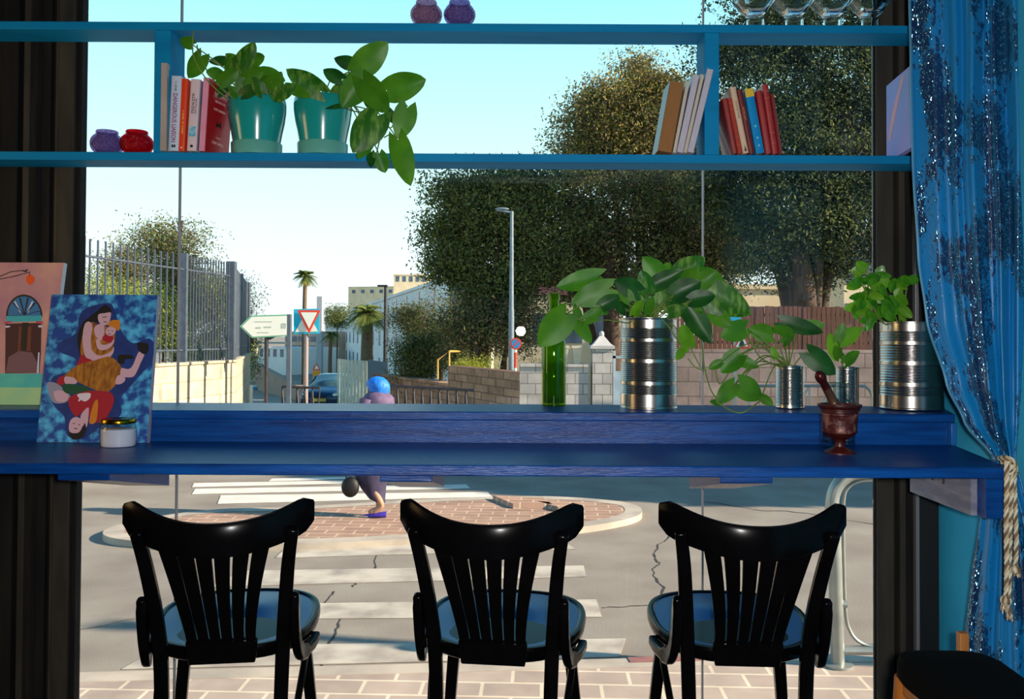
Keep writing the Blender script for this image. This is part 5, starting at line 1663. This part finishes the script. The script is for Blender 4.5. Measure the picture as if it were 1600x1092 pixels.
# the sunny end wall and its taller annex
building('stone_building', 'sunlit cream annex closing the near end of the long building', (-3.15, 44), (-1.0, 43.6), 5.0, -3, 6, cream, (3.3, 1.0, -.8), 2, (.9, 1.4))
building('stone_building', 'cream stone building glimpsed behind the pine trunks', (-.8, 39.5), (4.8, 39), 5.6, -2, 3, cream, (4.0, 1.8), 4, (.8, 1.3))
building('stone_building', 'pale building behind the big dark conifer', (9.2, 41), (15.5, 41), 4.3, -2, 4, cream, (2.4,), 5, (.8, 1.1))
building('stone_building', 'cream building beyond the brown fence near the window frame', (12.6, 34), (15.2, 34), 5.9, -2, 5, cream, (4.2, 2.2), 3, (.8, 1.2))
skyb = building('stone_building', 'distant cream block on the skyline with rooftop huts', (P(618, 0, 200).x, 200), (P(672, 0, 200).x, 200), P(640, 430, 200).z, -6, 12, cream, (P(640, 440, 200).z,), 5, (.8, 1.2))
building('stone_building', 'low distant roof block left of the skyline huts', (P(548, 0, 240).x, 240), (P(622, 0, 236).x, 236), P(600, 449, 238).z, -6, 12, cream, (P(600, 458, 238).z,), 5, (1.0, .9))
for px0, px1, top in ((628, 642, 425), (651, 660, 424)):
    D = 203
    m = MB().box((P(px0, 0, D).x, D, P(640, 430, 200).z + .225), (P(px1, 0, D).x, D + 4, P(0, top, D).z))
    m.build('rooftop_hut', roofm, skyb[0])
building('stone_building', 'small white building low between the fence corner and the arrow sign', (P(408, 0, 120).x, 120), (P(452, 0, 115).x, 115), P(420, 545, 118).z, -5, 8, whiteb, (P(420, 557, 118).z,), 4, (.8, 1.2))
building('stone_building', 'brownish apartment block seen between the sign poles', (P(450, 0, 135).x, 135), (P(500, 0, 130).x, 130), P(470, 520, 132).z, -5, 9, mat('dusty tan stone', 'b89c88', 'cdb4a0', rough=.9, scale=.5), (P(470, 534, 132).z, P(470, 548, 132).z, P(470, 562, 132).z), 5, (1.2, .8))
building('stone_building', 'pale house at the end of the road behind the fence corner', (P(370, 0, 100).x, 100), (P(408, 0, 104).x, 104), P(390, 548, 100).z, -5, 7, cream, (P(390, 562, 100).z,), 3, (.9, 1.2))
sl = MB().box((P(499, 0, 62).x, 62, zg(62)), (P(507, 0, 62).x, 62.6, P(503, 463, 62).z))
setp(sl.build('concrete_slab', mat('grey slab', 'a6aab0', rough=.8)), 'tall narrow grey slab rising beside the yield sign', 'wall slab')
# side street retaining wall
ra_, rb_, rc_ = P(398, 572, 95), P(440, 600, 62), P(520, 628, 40)
struct('retaining_wall', wall_run('w', [(ra_.x, 95), (rb_.x, 62), (P(500, 0, 44).x, 44)], -.9, -4.5, .5, stone_b), mat('brown retaining wall', '8c7464', 'a48a78', rough=.9, scale=1))
# pale corrugated sheet fence
cf = thing('sheet_fence', 'pale corrugated sheet fence behind the blue headscarf', 'fence', (P(527, 0, 34).x, 34, zg(34)))
mb = MB()
a, b = P(527, 568, 36), P(575, 564, 33)
N = 9
for k in range(N):
    p, r = a + (b - a) * (k / N), a + (b - a) * ((k + .8) / N)
    mb.prism([Vector((p.x, p.y, zg(33))), Vector((r.x, r.y, zg(33))), Vector((r.x, r.y, b.z)), Vector((p.x, p.y, b.z))], (0, .05, 0))
mb.build('sheet_panels', mat('pale sheet', 'c4c8b4', 'd0d4c0', rough=.6), cf)
a2, b2 = P(575, 562, 33), P(606, 566, 32.5)
MB().prism([Vector((a2.x, 33, zg(33))), Vector((b2.x, 32.5, zg(33))), Vector((b2.x, 32.5, b2.z)), Vector((a2.x, 33, a2.z))], (0, .05, 0)).build('mesh_panel', mat('grey mesh panel', '7a8890', rough=.7), cf)
# orange handrail on the brown wall
orr = thing('handrail', 'yellow ochre handrail climbing behind the brown stone wall', 'handrail', P(685, 585, 23))
om = mat('ochre steel', 'c49a4c', rough=.5)
MB().tube([P(684, 592, 23), P(684, 562, 23), P(702, 549, 23), P(702, 585, 23)], .03, 6).tube([P(702, 549, 23), P(718, 549, 24)], .03, 6).build('rail_tube', om, orr)

# ------------------------------------------------------------------ cars
def car(name, label, c, heading, body, L=4.1, Wd=1.7, H=1.45):
    t = thing(name, label, 'car', c, rz=heading)
    WL[t.name] = Vector((0, 0, 0))
    st = [(-2.05, .35, .60, .60, .70, .5), (-1.95, .22, .72, .74, .80, .62), (-1.5, .18, .86, .88, .84, .68), (-.95, .18, .93, .98, .85, .70), (-.55, .18, .95, 1.22, .85, .62), (-.2, .18, .95, 1.42, .85, .58), (.4, .18, .95, 1.46, .85, .58), (1.1, .18, .96, 1.42, .84, .57), (1.6, .2, .97, 1.25, .83, .60), (1.9, .25, .95, .99, .80, .66), (2.05, .35, .7, .72, .72, .6)]
    rows = []
    for y, zb, zm, zt, hw, hr in st:
        y *= L / 4.1; hw *= Wd / 1.7; hr *= Wd / 1.7
        zm *= H / 1.45; zt *= H / 1.45
        rows.append([(-hw * .9, y, zb), (-hw, y, zb + .15), (-hw, y, zm - .06), (-hw * .95, y, zm), (-hr, y, zt - .03), (-hr * .7, y, zt), (hr * .7, y, zt), (hr, y, zt - .03), (hw * .95, y, zm), (hw, y, zm - .06), (hw, y, zb + .15), (hw * .9, y, zb)])
    MB().ring(rows).build('body', body, t)
    gl = mat('car glass', '2a4450', '3a5a66', rough=.12, scale=2, coat=.5)
    s = Wd / 1.7
    h = H / 1.45
    MB().add([(-.66 * s, -.97, .985 * h), (.66 * s, -.97, .985 * h), (.53 * s, -.24, 1.405 * h), (-.53 * s, -.24, 1.405 * h)], [(0, 1, 2, 3)]).build('windshield', gl, t, solid=.02)
    MB().add([(-.6 * s, 1.93, .99 * h), (.6 * s, 1.93, .99 * h), (.5 * s, 1.3, 1.38 * h), (-.5 * s, 1.3, 1.38 * h)], [(0, 1, 2, 3)]).build('rear_window', gl, t, solid=.02)
    for sx in (-1, 1):
        MB().add([(sx * .815 * s, -.75, .99 * h), (sx * .815 * s, 1.45, 1.0 * h), (sx * .62 * s, 1.1, 1.37 * h), (sx * .625 * s, -.2, 1.38 * h)], [(0, 1, 2, 3)]).build('side_window', gl, t, solid=.02)
        MB().ell((sx * .62 * s, -1.93, .66), (.16, .08, .09)).build('headlight', mat('headlight lens', 'f4ecd8', rough=.1), t)
        MB().ell((sx * .97 * s, -.72, 1.0 * h), (.10, .06, .07)).build('mirror', body, t)
        for yy in (-1.3, 1.3):
            MB().lathe([(.31, -.1), (.33, -.08), (.33, .08), (.31, .1), (.2, .1)], (sx * .76 * s, yy, .33), 24, M=Matrix.Rotation(PI / 2, 4, 'Y')).build('wheel', mat('tyre rubber', '161618', rough=.9), t)
    MB().box((-.26, -2.085, .42), (.26, -2.05, .54)).build('number_plate', mat('yellow plate', 'd8b84a', rough=.5), t)
    MB().box((-.45, -2.075, .28), (.45, -2.04, .38)).box((-.30, -2.06, .60), (.30, -2.02, .66)).build('grille', mat('black plastic', '101014', rough=.6), t)
    return t


p = P(519, 640, 38)
car('car', 'dark blue hatchback with headlights approaching on the side street', (p.x, 38, zg(38) + .1), -.05, mat('dark blue car paint', '14304e', '1c3c5e', rough=.25, scale=1, coat=.6))
p = P(402, 628, 90)
car('car', 'white van-like car waiting beside the stone wall', (p.x, 90, P(402, 631, 90).z), .35, mat('white car paint', 'dfe8ea', rough=.3, coat=.5), H=1.8)
p = P(462, 588, 128)
car('car', 'distant blue and white car below the tan apartment block', (p.x, 128, P(462, 584, 128).z), 1.2, mat('pale blue car paint', '7fa4d8', rough=.3, coat=.5))
# drivers are not visible behind the glass

# ------------------------------------------------------------------ the walking woman
wp = PZ(588, 808, .06)
skin = mat('skin', 'b8866a', rough=.6)
coatm = mat('mauve coat', '5a4866', '6c5a78', rough=.85, scale=20)
skirtm = mat('dark purple skirt', '2c2840', '3e3856', rough=.85, scale=12, bump=.2)
scarfm = mat('bright blue headscarf', '0a60c4', '1c84e4', rough=.6, scale=14, stretch=(3, 3, 1), bump=.5)
shoem = mat('violet shoe', '3c2c9c', rough=.5)
wo = thing('person', 'person in a blue headscarf and dark purple skirt walking across the island', 'person', wp)
X = lambda dx, dy, z: Vector((wp.x + dx, wp.y + dy, wp.z + z))
bmn = bmesh.new()
jn = {'pel': (0, 0, .86, .13, .11), 'wai': (.0, 0, 1.0, .11, .09), 'che': (.01, 0, 1.20, .13, .10), 'nec': (.01, 0, 1.36, .05, .05), 'hd0': (0, 0, 1.43, .07, .08), 'hd1': (0, 0, 1.50, .07, .085),
      'sl': (-.10, -.13, 1.32, .05, .05), 'el': (-.16, -.18, 1.02, .038, .038), 'wl': (-.22, -.14, .80, .026, .026), 'sr': (.10, .13, 1.32, .05, .05), 'er': (.12, .18, 1.02, .038, .038), 'wr': (.02, .2, .82, .026, .026),
      'hl': (-.02, -.07, .80, .085, .085), 'kl': (-.10, -.08, .47, .055, .055), 'al': (.08, -.07, .14, .034, .034), 'fl': (-.03, -.07, .06, .03, .025),
      'hr': (.02, .07, .80, .085, .085), 'kr': (.01, .06, .45, .055, .055), 'ar': (.02, .05, .09, .034, .034), 'fr': (-.10, .05, .035, .034, .026)}
ed = [('pel', 'wai'), ('wai', 'che'), ('che', 'nec'), ('nec', 'hd0'), ('hd0', 'hd1'), ('che', 'sl'), ('sl', 'el'), ('el', 'wl'), ('che', 'sr'), ('sr', 'er'), ('er', 'wr'), ('pel', 'hl'), ('hl', 'kl'), ('kl', 'al'), ('al', 'fl'), ('pel', 'hr'), ('hr', 'kr'), ('kr', 'ar'), ('ar', 'fr')]
# hand: five short fingers on each wrist
for side, w in (('l', 'wl'), ('r', 'wr')):
    wx, wy, wz = jn[w][:3]
    jn['palm' + side] = (wx - .01, wy, wz - .06, .026, .018)
    ed.append((w, 'palm' + side))
    for k in range(4):
        dy = (-.024 + .016 * k)
        jn['f%s%da' % (side, k)] = (wx - .016, wy + dy, wz - .105, .0085, .0085)
        jn['f%s%db' % (side, k)] = (wx - .004, wy + dy, wz - .14 + .004 * abs(k - 1.4), .0075, .0075)
        ed += [('palm' + side, 'f%s%da' % (side, k)), ('f%s%da' % (side, k), 'f%s%db' % (side, k))]
    jn['th' + side] = (wx - .035, wy - .02, wz - .09, .009, .009)
    ed.append(('palm' + side, 'th' + side))
names = list(jn)
me = bpy.data.meshes.new('body')
me.from_pydata([tuple(Vector(jn[k][:3])) for k in names], [(names.index(a), names.index(b)) for a, b in ed], [])
bo = bpy.data.objects.new('body', me)
COL.objects.link(bo)
bo.parent = wo
sk = bo.modifiers.new('skin', 'SKIN')
for k, v in zip(names, me.skin_vertices[0].data):
    v.radius = jn[k][3:5]
me.skin_vertices[0].data[0].use_root = True
sbm = bo.modifiers.new('sub', 'SUBSURF'); sbm.levels = sbm.render_levels = 2
me.materials.append(skin)
sk.use_smooth_shade = True


def oval(cx, cy, z, rx, ry, n=28, tilt=0, wob=0, ph=0):
    return [X(cx + rx * math.cos(2 * PI * k / n) * (1 + wob * math.sin(7 * 2 * PI * k / n + ph)), cy + ry * math.sin(2 * PI * k / n), z + tilt * math.cos(2 * PI * k / n)) for k in range(n)]


MB().ring([oval(-.045, 0, .80, .20, .17), oval(-.02, 0, .92, .18, .15), oval(0, 0, 1.02, .155, .13), oval(.01, 0, 1.18, .175, .17), oval(.01, 0, 1.30, .185, .19), oval(.01, 0, 1.36, .16, .17), oval(.01, 0, 1.40, .11, .11), oval(.01, 0, 1.425, .07, .07)], cap=True).build('coat', coatm, wo)
for s in (-1, 1):
    sh = Vector(jn['sl' if s < 0 else 'sr'][:3]); el = Vector(jn['el' if s < 0 else 'er'][:3]); wr = Vector(jn['wl' if s < 0 else 'wr'][:3])
    MB().tube([X(*(sh + Vector((0, 0, .01)))), X(*el), X(*wr)], [.075, .06, .045], 14).build('sleeve', coatm, wo)
MB().ring([oval(.005, 0, .19, .085, .10, tilt=-.03, wob=.10), oval(-.045, 0, .29, .135, .12, tilt=-.05, wob=.08), oval(-.075, 0, .42, .178, .14, tilt=-.04, wob=.06), oval(-.06, 0, .60, .19, .155, wob=.04), oval(-.03, 0, .80, .175, .15, wob=.02), oval(0, 0, .95, .14, .125)], cap=True).build('skirt', skirtm, wo)
rows = []
for z, rx, ry, cx in ((1.365, .115, .12, .03), (1.385, .10, .10, .03), (1.41, .11, .10, .03), (1.45, .128, .108, .02), (1.49, .13, .112, .01), (1.53, .112, .10, 0), (1.565, .07, .065, 0), (1.58, .02, .02, 0)):
    rows.append(oval(cx, 0, z, rx, ry, wob=.035, ph=z * 20))
MB().ring(rows).build('headscarf', scarfm, wo)
for f_, (fx, fy, fz) in enumerate(((-.05, .05, 0), (.02, -.07, .03))):
    r_ = []
    for k in range(7):
        u = k / 6
        w = .04 * math.sin(PI * (.12 + .8 * u)) ** .6
        r_.append([X(fx + .10 - .2 * u, fy + w * math.cos(2 * PI * j / 12), fz - .02 + (.04 + .03 * (1 - u)) * (.5 + .5 * math.sin(2 * PI * j / 12))) for j in range(12)])
    MB().ring(r_).build('shoe', shoem, wo)
MB().tube([X(-.07, -.16, 1.30), X(-.10, -.175, 1.2), X(-.1, -.17, 1.1)], .012, 8).build('collar_tie', sgw, wo)
bgp = X(-.27, -.14, .36)
hbg = thing('handbag', 'round black handbag carried low by the walking person', 'bag', bgp)
MB().ell(bgp, (.10, .06, .115)).build('bag_body', black_metal, hbg)
MB().tube(spline([bgp + Vector((-.05, 0, .10)), bgp + Vector((.02, 0, .28)), bgp + Vector((.04, 0, .335)), bgp + Vector((.06, 0, .27)), bgp + Vector((.05, 0, .10))], 5), .008, 6).build('handle', black_metal, hbg)
# ------------------------------------------------------------------ trees
def cloud(blobs, D, depth, n, size, seed, needle=False, shell=.55, up=0.0, thin=.32):
    """vertices and faces of n little leaves filling ellipsoids that are given by their outline in the picture at distance D"""
    rs = np.random.RandomState(seed)
    C = np.array([tuple(P(b[0], b[1], D + (b[4] if len(b) > 4 else 0))) for b in blobs])
    R = np.array([(b[2] * D / F, min(b[2], b[3]) * D / F * depth, b[3] * D / F) for b in blobs])
    vol = R[:, 0] * R[:, 2]
    idx = rs.choice(len(blobs), n, p=vol / vol.sum())
    # clumps: leaves gather around a limited set of twig ends
    n = int(n * 2.6); idx = None; size = size * .62
    m = max(20, n // 200)
    ci = rs.choice(len(blobs), m, p=vol / vol.sum())
    d = rs.normal(size=(m, 3)); d /= np.linalg.norm(d, axis=1)[:, None]
    r = shell + (1.08 - shell) * rs.rand(m) ** .6
    tw = C[ci] + d * R[ci] * r[:, None]
    # gaps between the boughs
    q0 = rs.rand(3) * 6
    g = np.sin(tw[:, 0] * 2.0 + q0[0]) * np.sin(tw[:, 2] * 2.3 + q0[1]) + .6 * np.sin(tw[:, 1] * 2.1 + tw[:, 2] * 1.3 + q0[2]) + .35 * np.sin(tw[:, 0] * 4.7 - tw[:, 2] * 3.9)
    tw = tw[(g > -.22) | (rs.rand(m) < .15)]
    m = len(tw)
    k = rs.randint(0, m, n)
    spread = size * (3.2 if not needle else 3.9)
    pos = tw[k] + np.clip(rs.normal(size=(n, 3)), -1.7, 1.7) * spread * np.array([1, 1, .6]) * (.5 + rs.rand(m)[k])[:, None]
    a = rs.normal(size=(n, 3)); a[:, 2] += up
    a /= np.linalg.norm(a, axis=1)[:, None]
    b = np.cross(a, rs.normal(size=(n, 3))); b /= np.linalg.norm(b, axis=1)[:, None] + 1e-9
    s = size * (.6 + .8 * rs.rand(n))[:, None]
    w = s * thin
    V = np.empty((n, 4, 3))
    V[:, 0] = pos - a * s * .5
    V[:, 1] = pos + b * w * .5
    V[:, 2] = pos + a * s * .5
    V[:, 3] = pos - b * w * .5
    return V.reshape(-1, 3)


def crown(name, V, m, parent, slots=None):
    n = len(V) // 4
    off = np.array(WL[parent.name])
    me = bpy.data.meshes.new(name)
    me.vertices.add(n * 4)
    me.vertices.foreach_set('co', (V - off).astype(np.float32).ravel())
    me.loops.add(n * 4)
    me.loops.foreach_set('vertex_index', np.arange(n * 4, dtype=np.int32))
    me.polygons.add(n)
    me.polygons.foreach_set('loop_start', np.arange(0, n * 4, 4, dtype=np.int32))
    me.polygons.foreach_set('loop_total', np.full(n, 4, dtype=np.int32))
    mats = m if isinstance(m, (list, tuple)) else [m]
    for x in mats: me.materials.append(x)
    if len(mats) > 1:
        me.polygons.foreach_set('material_index', np.random.RandomState(n).randint(0, len(mats), n).astype(np.int32))
    me.update(calc_edges=True)
    me.validate()
    o = bpy.data.objects.new(name, me)
    COL.objects.link(o)
    o.parent = parent
    return o


bark = mat('brown bark', '3c2e26', '57443a', rough=.95, scale=6, stretch=(3, 3, .6), bump=.6)
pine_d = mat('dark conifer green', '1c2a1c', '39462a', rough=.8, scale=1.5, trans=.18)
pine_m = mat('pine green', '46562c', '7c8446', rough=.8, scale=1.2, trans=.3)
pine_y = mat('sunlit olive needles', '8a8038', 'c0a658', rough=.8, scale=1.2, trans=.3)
brownish = mat('dry brown foliage', '6a5a44', '8c7a5a', rough=.85, scale=1.2, trans=.2)
lime = mat('yellow green leaves', '8c9a2c', 'b4b84a', rough=.7, scale=1.0, trans=.4)
olive = mat('olive leaves', '5a6630', '7c8444', rough=.7, scale=1.0, trans=.3)


def tree(label, D, blobs, n, size, mats, trunk, seed, needle=True, depth=1.0, kind='tree', thin=.32, name='tree', grp=None, shell=.5, rt=.2):
    """trunk: list of stem paths in picture coordinates; each starts at the ground"""
    b0 = P(trunk[0][0][0], trunk[0][0][1], D)
    b0.z = zg(D)
    t = thing(name, label, kind, b0, grp)
    crown('crown', cloud(blobs, D, depth, n, size, seed, needle, shell, thin=thin), mats, t)
    mb = MB()
    for j, path in enumerate(trunk):
        pts = [P(x, y, D + (.4 * ((j * 7) % 3 - 1) if k else 0)) for k, (x, y) in enumerate(path)]
        pts[0].z = zg(D) if j == 0 or len(path[0]) < 3 else pts[0].z
        sp = spline(pts, 5)
        r0 = rt if j == 0 else rt * .55
        mb.tube(sp, [r0 * (1 - .75 * k / (len(sp) - 1)) for k in range(len(sp))], 8)
    mb.build('trunk', bark, t)
    return t


tree('huge dark conifer rising behind the brown board fence', 24, [(1185, 20, 65, 70), (1255, -30, 80, 80), (1330, -10, 85, 90), (1200, 110, 90, 80), (1300, 110, 90, 90), (1170, 210, 78, 75), (1262, 220, 92, 85), (1345, 230, 80, 90), (1160, 300, 70, 65), (1245, 320, 100, 75), (1325, 335, 80, 75), (1215, 390, 75, 42), (1290, 395, 70, 50), (1390, 120, 60, 120), (1380, 320, 50, 80)],
     78000, .17, [pine_d, pine_d, pine_m], [[(1262, 560), (1258, 470), (1250, 380), (1255, 200)], [(1262, 520), (1290, 440), (1320, 360), (1330, 250)], [(1262, 520), (1225, 450), (1195, 380), (1180, 280)], [(1258, 520), (1278, 430), (1285, 330)], [(1256, 500), (1238, 430), (1232, 340)]], 11, rt=.42, thin=.42)
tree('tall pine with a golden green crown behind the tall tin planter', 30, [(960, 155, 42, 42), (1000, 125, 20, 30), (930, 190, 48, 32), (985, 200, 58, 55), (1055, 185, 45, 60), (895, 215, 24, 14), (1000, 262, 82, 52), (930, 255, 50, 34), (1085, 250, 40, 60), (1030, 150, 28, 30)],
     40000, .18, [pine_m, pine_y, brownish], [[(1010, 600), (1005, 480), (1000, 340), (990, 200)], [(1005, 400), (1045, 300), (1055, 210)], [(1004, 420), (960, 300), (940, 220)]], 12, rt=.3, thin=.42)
tree('slim dark cypress spire rising through the golden pine', 31, [(996, 120, 12, 26), (1000, 160, 16, 45), (1003, 210, 20, 50)], 5000, .16, [pine_d], [[(1003, 600), (1003, 400), (1000, 200)]], 13, rt=.15)
tree('broad dark pine mass directly behind the leafy tin planter', 27.5, [(905, 300, 46, 38), (965, 325, 80, 55), (1050, 320, 60, 75), (1100, 350, 50, 70), (885, 370, 55, 55), (975, 400, 90, 55), (1080, 420, 65, 55), (900, 430, 45, 40), (1000, 470, 60, 30), (1140, 400, 30, 40)],
     46000, .17, [pine_d, pine_m, brownish, pine_m], [[(960, 600), (955, 500), (950, 400), (940, 330)], [(955, 480), (1000, 420), (1040, 340)], [(955, 500), (905, 430), (885, 370)], [(1052, 600), (1055, 500), (1060, 400)]], 14, rt=.32, thin=.42)
tree('rounded pine standing behind the tall grey lamp post', 26, [(742, 298, 56, 32), (716, 345, 38, 45), (790, 320, 58, 50), (832, 290, 26, 20), (735, 392, 48, 38), (790, 400, 60, 60), (752, 440, 56, 28), (843, 360, 45, 55), (843, 440, 50, 45), (700, 310, 24, 18), (715, 430, 30, 22), (775, 468, 36, 20)],
     36000, .17, [pine_m, pine_d, pine_m, olive], [[(757, 600), (757, 540), (765, 470), (780, 380)], [(765, 480), (735, 420), (725, 350)], [(768, 470), (820, 400), (835, 330)], [(735, 600), (737, 540), (742, 470)]], 15, rt=.16, thin=.42)
tree('small brownish tree in front of the white building', 34, [(665, 505, 32, 26), (640, 498, 16, 10), (690, 485, 26, 22), (700, 520, 34, 26), (715, 545, 30, 22), (680, 535, 26, 24)], 6000, .17, [brownish, pine_m, olive], [[(690, 600), (688, 560), (680, 510)]], 16, rt=.12)
tree('dark bushy tree low behind the grey lamp post', 25, [(740, 515, 45, 40), (790, 505, 40, 45), (720, 545, 26, 20), (835, 490, 24, 26)], 7500, .16, [pine_d, pine_m, brownish], [[(745, 600), (745, 550), (742, 500)], [(790, 600), (790, 540), (788, 480)]], 17, rt=.09, shell=.2)
tree('yellow green shrub growing on top of the brown stone wall', 23.5, [(735, 576, 18, 8), (720, 580, 10, 5)], 1800, .09, [lime], [[(735, 590), (735, 578)]], 18, rt=.03, kind='shrub', name='shrub')
tree('tall green bush behind the ochre handrail', 26, [(640, 570, 18, 28), (668, 560, 20, 30), (652, 545, 16, 18)], 7000, .12, [olive, pine_d, pine_m], [[(655, 600), (655, 560)]], 19, rt=.05, kind='shrub', name='shrub')
# behind the bar fence
tree('sparse tall brownish conifer rising above the bar fence', 29, [(292, 352, 12, 18), (255, 368, 22, 12), (290, 380, 24, 14), (262, 395, 34, 12), (275, 420, 26, 20), (268, 460, 24, 26), (285, 490, 20, 30), (235, 385, 12, 8)], 8500, .17, [brownish, olive, pine_m], [[(274, 600), (274, 500), (276, 420), (285, 345)]], 20, rt=.14, shell=.3)
tree('thin faded tree behind the bar fence, close to the blue painting', 32, [(197, 395, 14, 22), (190, 430, 26, 26), (215, 450, 30, 26)], 3500, .17, [brownish, olive], [[(200, 600), (200, 480), (198, 390)]], 22, rt=.1, shell=.3)
tree('sunny yellow green shrub behind the fence, next to the pale pane joint', 26, [(255, 500, 30, 35), (262, 545, 36, 34), (225, 480, 26, 24), (290, 520, 30, 30)], 9000, .13, [lime, lime, olive], [[(255, 600), (255, 540)]], 23, rt=.08, kind='shrub', name='shrub')
tree('sunny shrub behind the fence above the blue painting', 24, [(155, 455, 34, 30), (190, 470, 30, 30), (140, 500, 34, 40), (200, 520, 34, 40)], 7000, .13, [lime, olive], [[(170, 600), (170, 500)]], 24, rt=.08, kind='shrub', name='shrub')
tree('olive green tree behind the corner end of the bar fence', 31, [(330, 455, 34, 30), (350, 490, 32, 36), (318, 500, 30, 36), (345, 545, 34, 38), (310, 550, 24, 30)], 14000, .15, [olive, pine_m, lime], [[(335, 600), (335, 540), (333, 470)]], 25, rt=.12, shell=.3)
tree('dark ivy hedge spilling past the far fence corner', 33, [(378, 470, 9, 34), (382, 520, 11, 36), (378, 565, 10, 24)], 5500, .12, [pine_d, olive], [[(380, 600), (380, 560)]], 26, rt=.05, kind='hedge', name='hedge', shell=.2)
tree('small round tree over the white building roofline', 66, [(527, 493, 11, 10), (527, 503, 8, 5)], 2200, .22, [olive, pine_m], [[(527, 560), (527, 510)]], 27, rt=.1)
# unseen, off to the side: tree added for its shade across the crossing
t = thing('tree', 'unseen street tree beyond the curtain, added to shade the far crossing', 'tree', (14.0, 10.4, 0))
rs = np.random.RandomState(3)
V = []
for cx, cz, r in ((12.5, 5.2, 2.0), (11.2, 4.6, 1.5), (13.8, 4.7, 1.6), (12.6, 6.6, 1.4)):
    n = 7000
    d = rs.normal(size=(n, 3)); d /= np.linalg.norm(d, axis=1)[:, None]
    pos = np.array([cx + 1.5, 10.6, cz]) + d * r * (rs.rand(n, 1) ** .4) * np.array([1, .75, .9])
    a = rs.normal(size=(n, 3)) * .13; b = rs.normal(size=(n, 3)) * .08
    V.append(np.stack([pos - a, pos + b, pos + a, pos - b], 1).reshape(-1, 3))
crown('crown', np.concatenate(V), [pine_d, pine_m], t)
MB().tube([(14.0, 10.4, 0), (14.1, 10.5, 2.2), (13.9, 10.6, 4.6)], [.2, .16, .08], 10).build('trunk', bark, t)
lp = thing('utility_pole', 'tall dark street pole beyond the curtain, out near the kerb', 'pole', (9.0, 4.25, 0.1))
MB().tube([(9.0, 4.25, 0.1), (9.0, 4.25, 5.4)], [.09, .07], 12).build('pole_shaft', dark_steel, lp)
MB().box((8.4, 4.2, 5.1), (9.6, 4.3, 5.2)).build('cross_arm', dark_steel, lp)

# ------------------------------------------------------------------ palms
def palm(label, cx, cy, base_y, D, R, trunk_r, nf, seed, droop=1.0, skirt=False):
    rd = random.Random(seed)
    c = P(cx, cy, D)
    t = thing('palm_tree', label, 'palm tree', (c.x, D, zg(D)), 'palms by the side street')
    k = D / F
    pts = [Vector((c.x, D, zg(D))), Vector((c.x - .05, D, (c.z + zg(D)) / 2)), c]
    MB().tube(spline(pts, 6), [trunk_r * k * (1.25 - .35 * i / 12) for i in range(13)], 12).build('trunk', mat('palm trunk', '5a4a3a', '7a6850', rough=.95, scale=8, stretch=(1, 1, 5), bump=.6), t)
    mb = MB()
    for i in range(nf):
        az = 2 * PI * i / nf + rd.uniform(-.2, .2)
        el = rd.uniform(-.35, 1.2)
        L = R * k * rd.uniform(.85, 1.1)
        prev = None
        d = Vector((math.cos(az) * math.cos(el), math.sin(az) * math.cos(el), math.sin(el)))
        side = d.cross(Vector((0, 0, 1))).normalized()
        pts = []
        for s in range(9):
            u = s / 8
            pts.append(c + d * L * u + Vector((0, 0, -.55 * L * droop * u * u)))
        mb.tube(pts, [.03 * (1 - .8 * s / 8) * R * k for s in range(9)], 4)
        for s in range(1, 9):
            for h in (-1, 1):
                for w in range(3):
                    p = pts[s - 1].lerp(pts[s], w / 3)
                    ll = L * .34 * math.sin(PI * (.12 + .8 * (s + w / 3) / 9.5))
                    tip = p + side * h * ll * .85 + (pts[s] - pts[s - 1]).normalized() * ll * .6 - Vector((0, 0, ll * .35))
                    ww = (pts[s] - pts[s - 1]).normalized() * L * .018
                    mb.add([p - ww, tip, p + ww], [(0, 1, 2)])
    mb.build('fronds', mat('palm frond', '4a5e2a', '8a9440', rough=.7, scale=1.5, trans=.3), t, auto=False)
    if skirt:
        mb = MB()
        for i in range(60):
            az = rd.uniform(0, 2 * PI); L = R * k * rd.uniform(.4, .75)
            a = c + Vector((math.cos(az) * .12, math.sin(az) * .12, -.1))
            e = a + Vector((math.cos(az) * L * .6, math.sin(az) * L * .6, -L))
            s = Vector((-math.sin(az), math.cos(az), 0)) * .06
            mb.add([a - s, a + s, e], [(0, 1, 2)])
        mb.build('dead_fronds', mat('dry palm fronds', '9a7a4a', 'b4945a', rough=.9, scale=3), t, auto=False)


palm('tall fan palm rising alone above the yield sign', 477, 432, 600, 70, 22, 3.4, 44, 1, .9, True)
palm('thick-trunked date palm before the white building', 575, 490, 600, 50, 36, 9, 52, 2, 1.0)
palm('small slender palm between the date palm and the yield sign', 517, 524, 600, 58, 17, 3, 34, 3, 1.0)
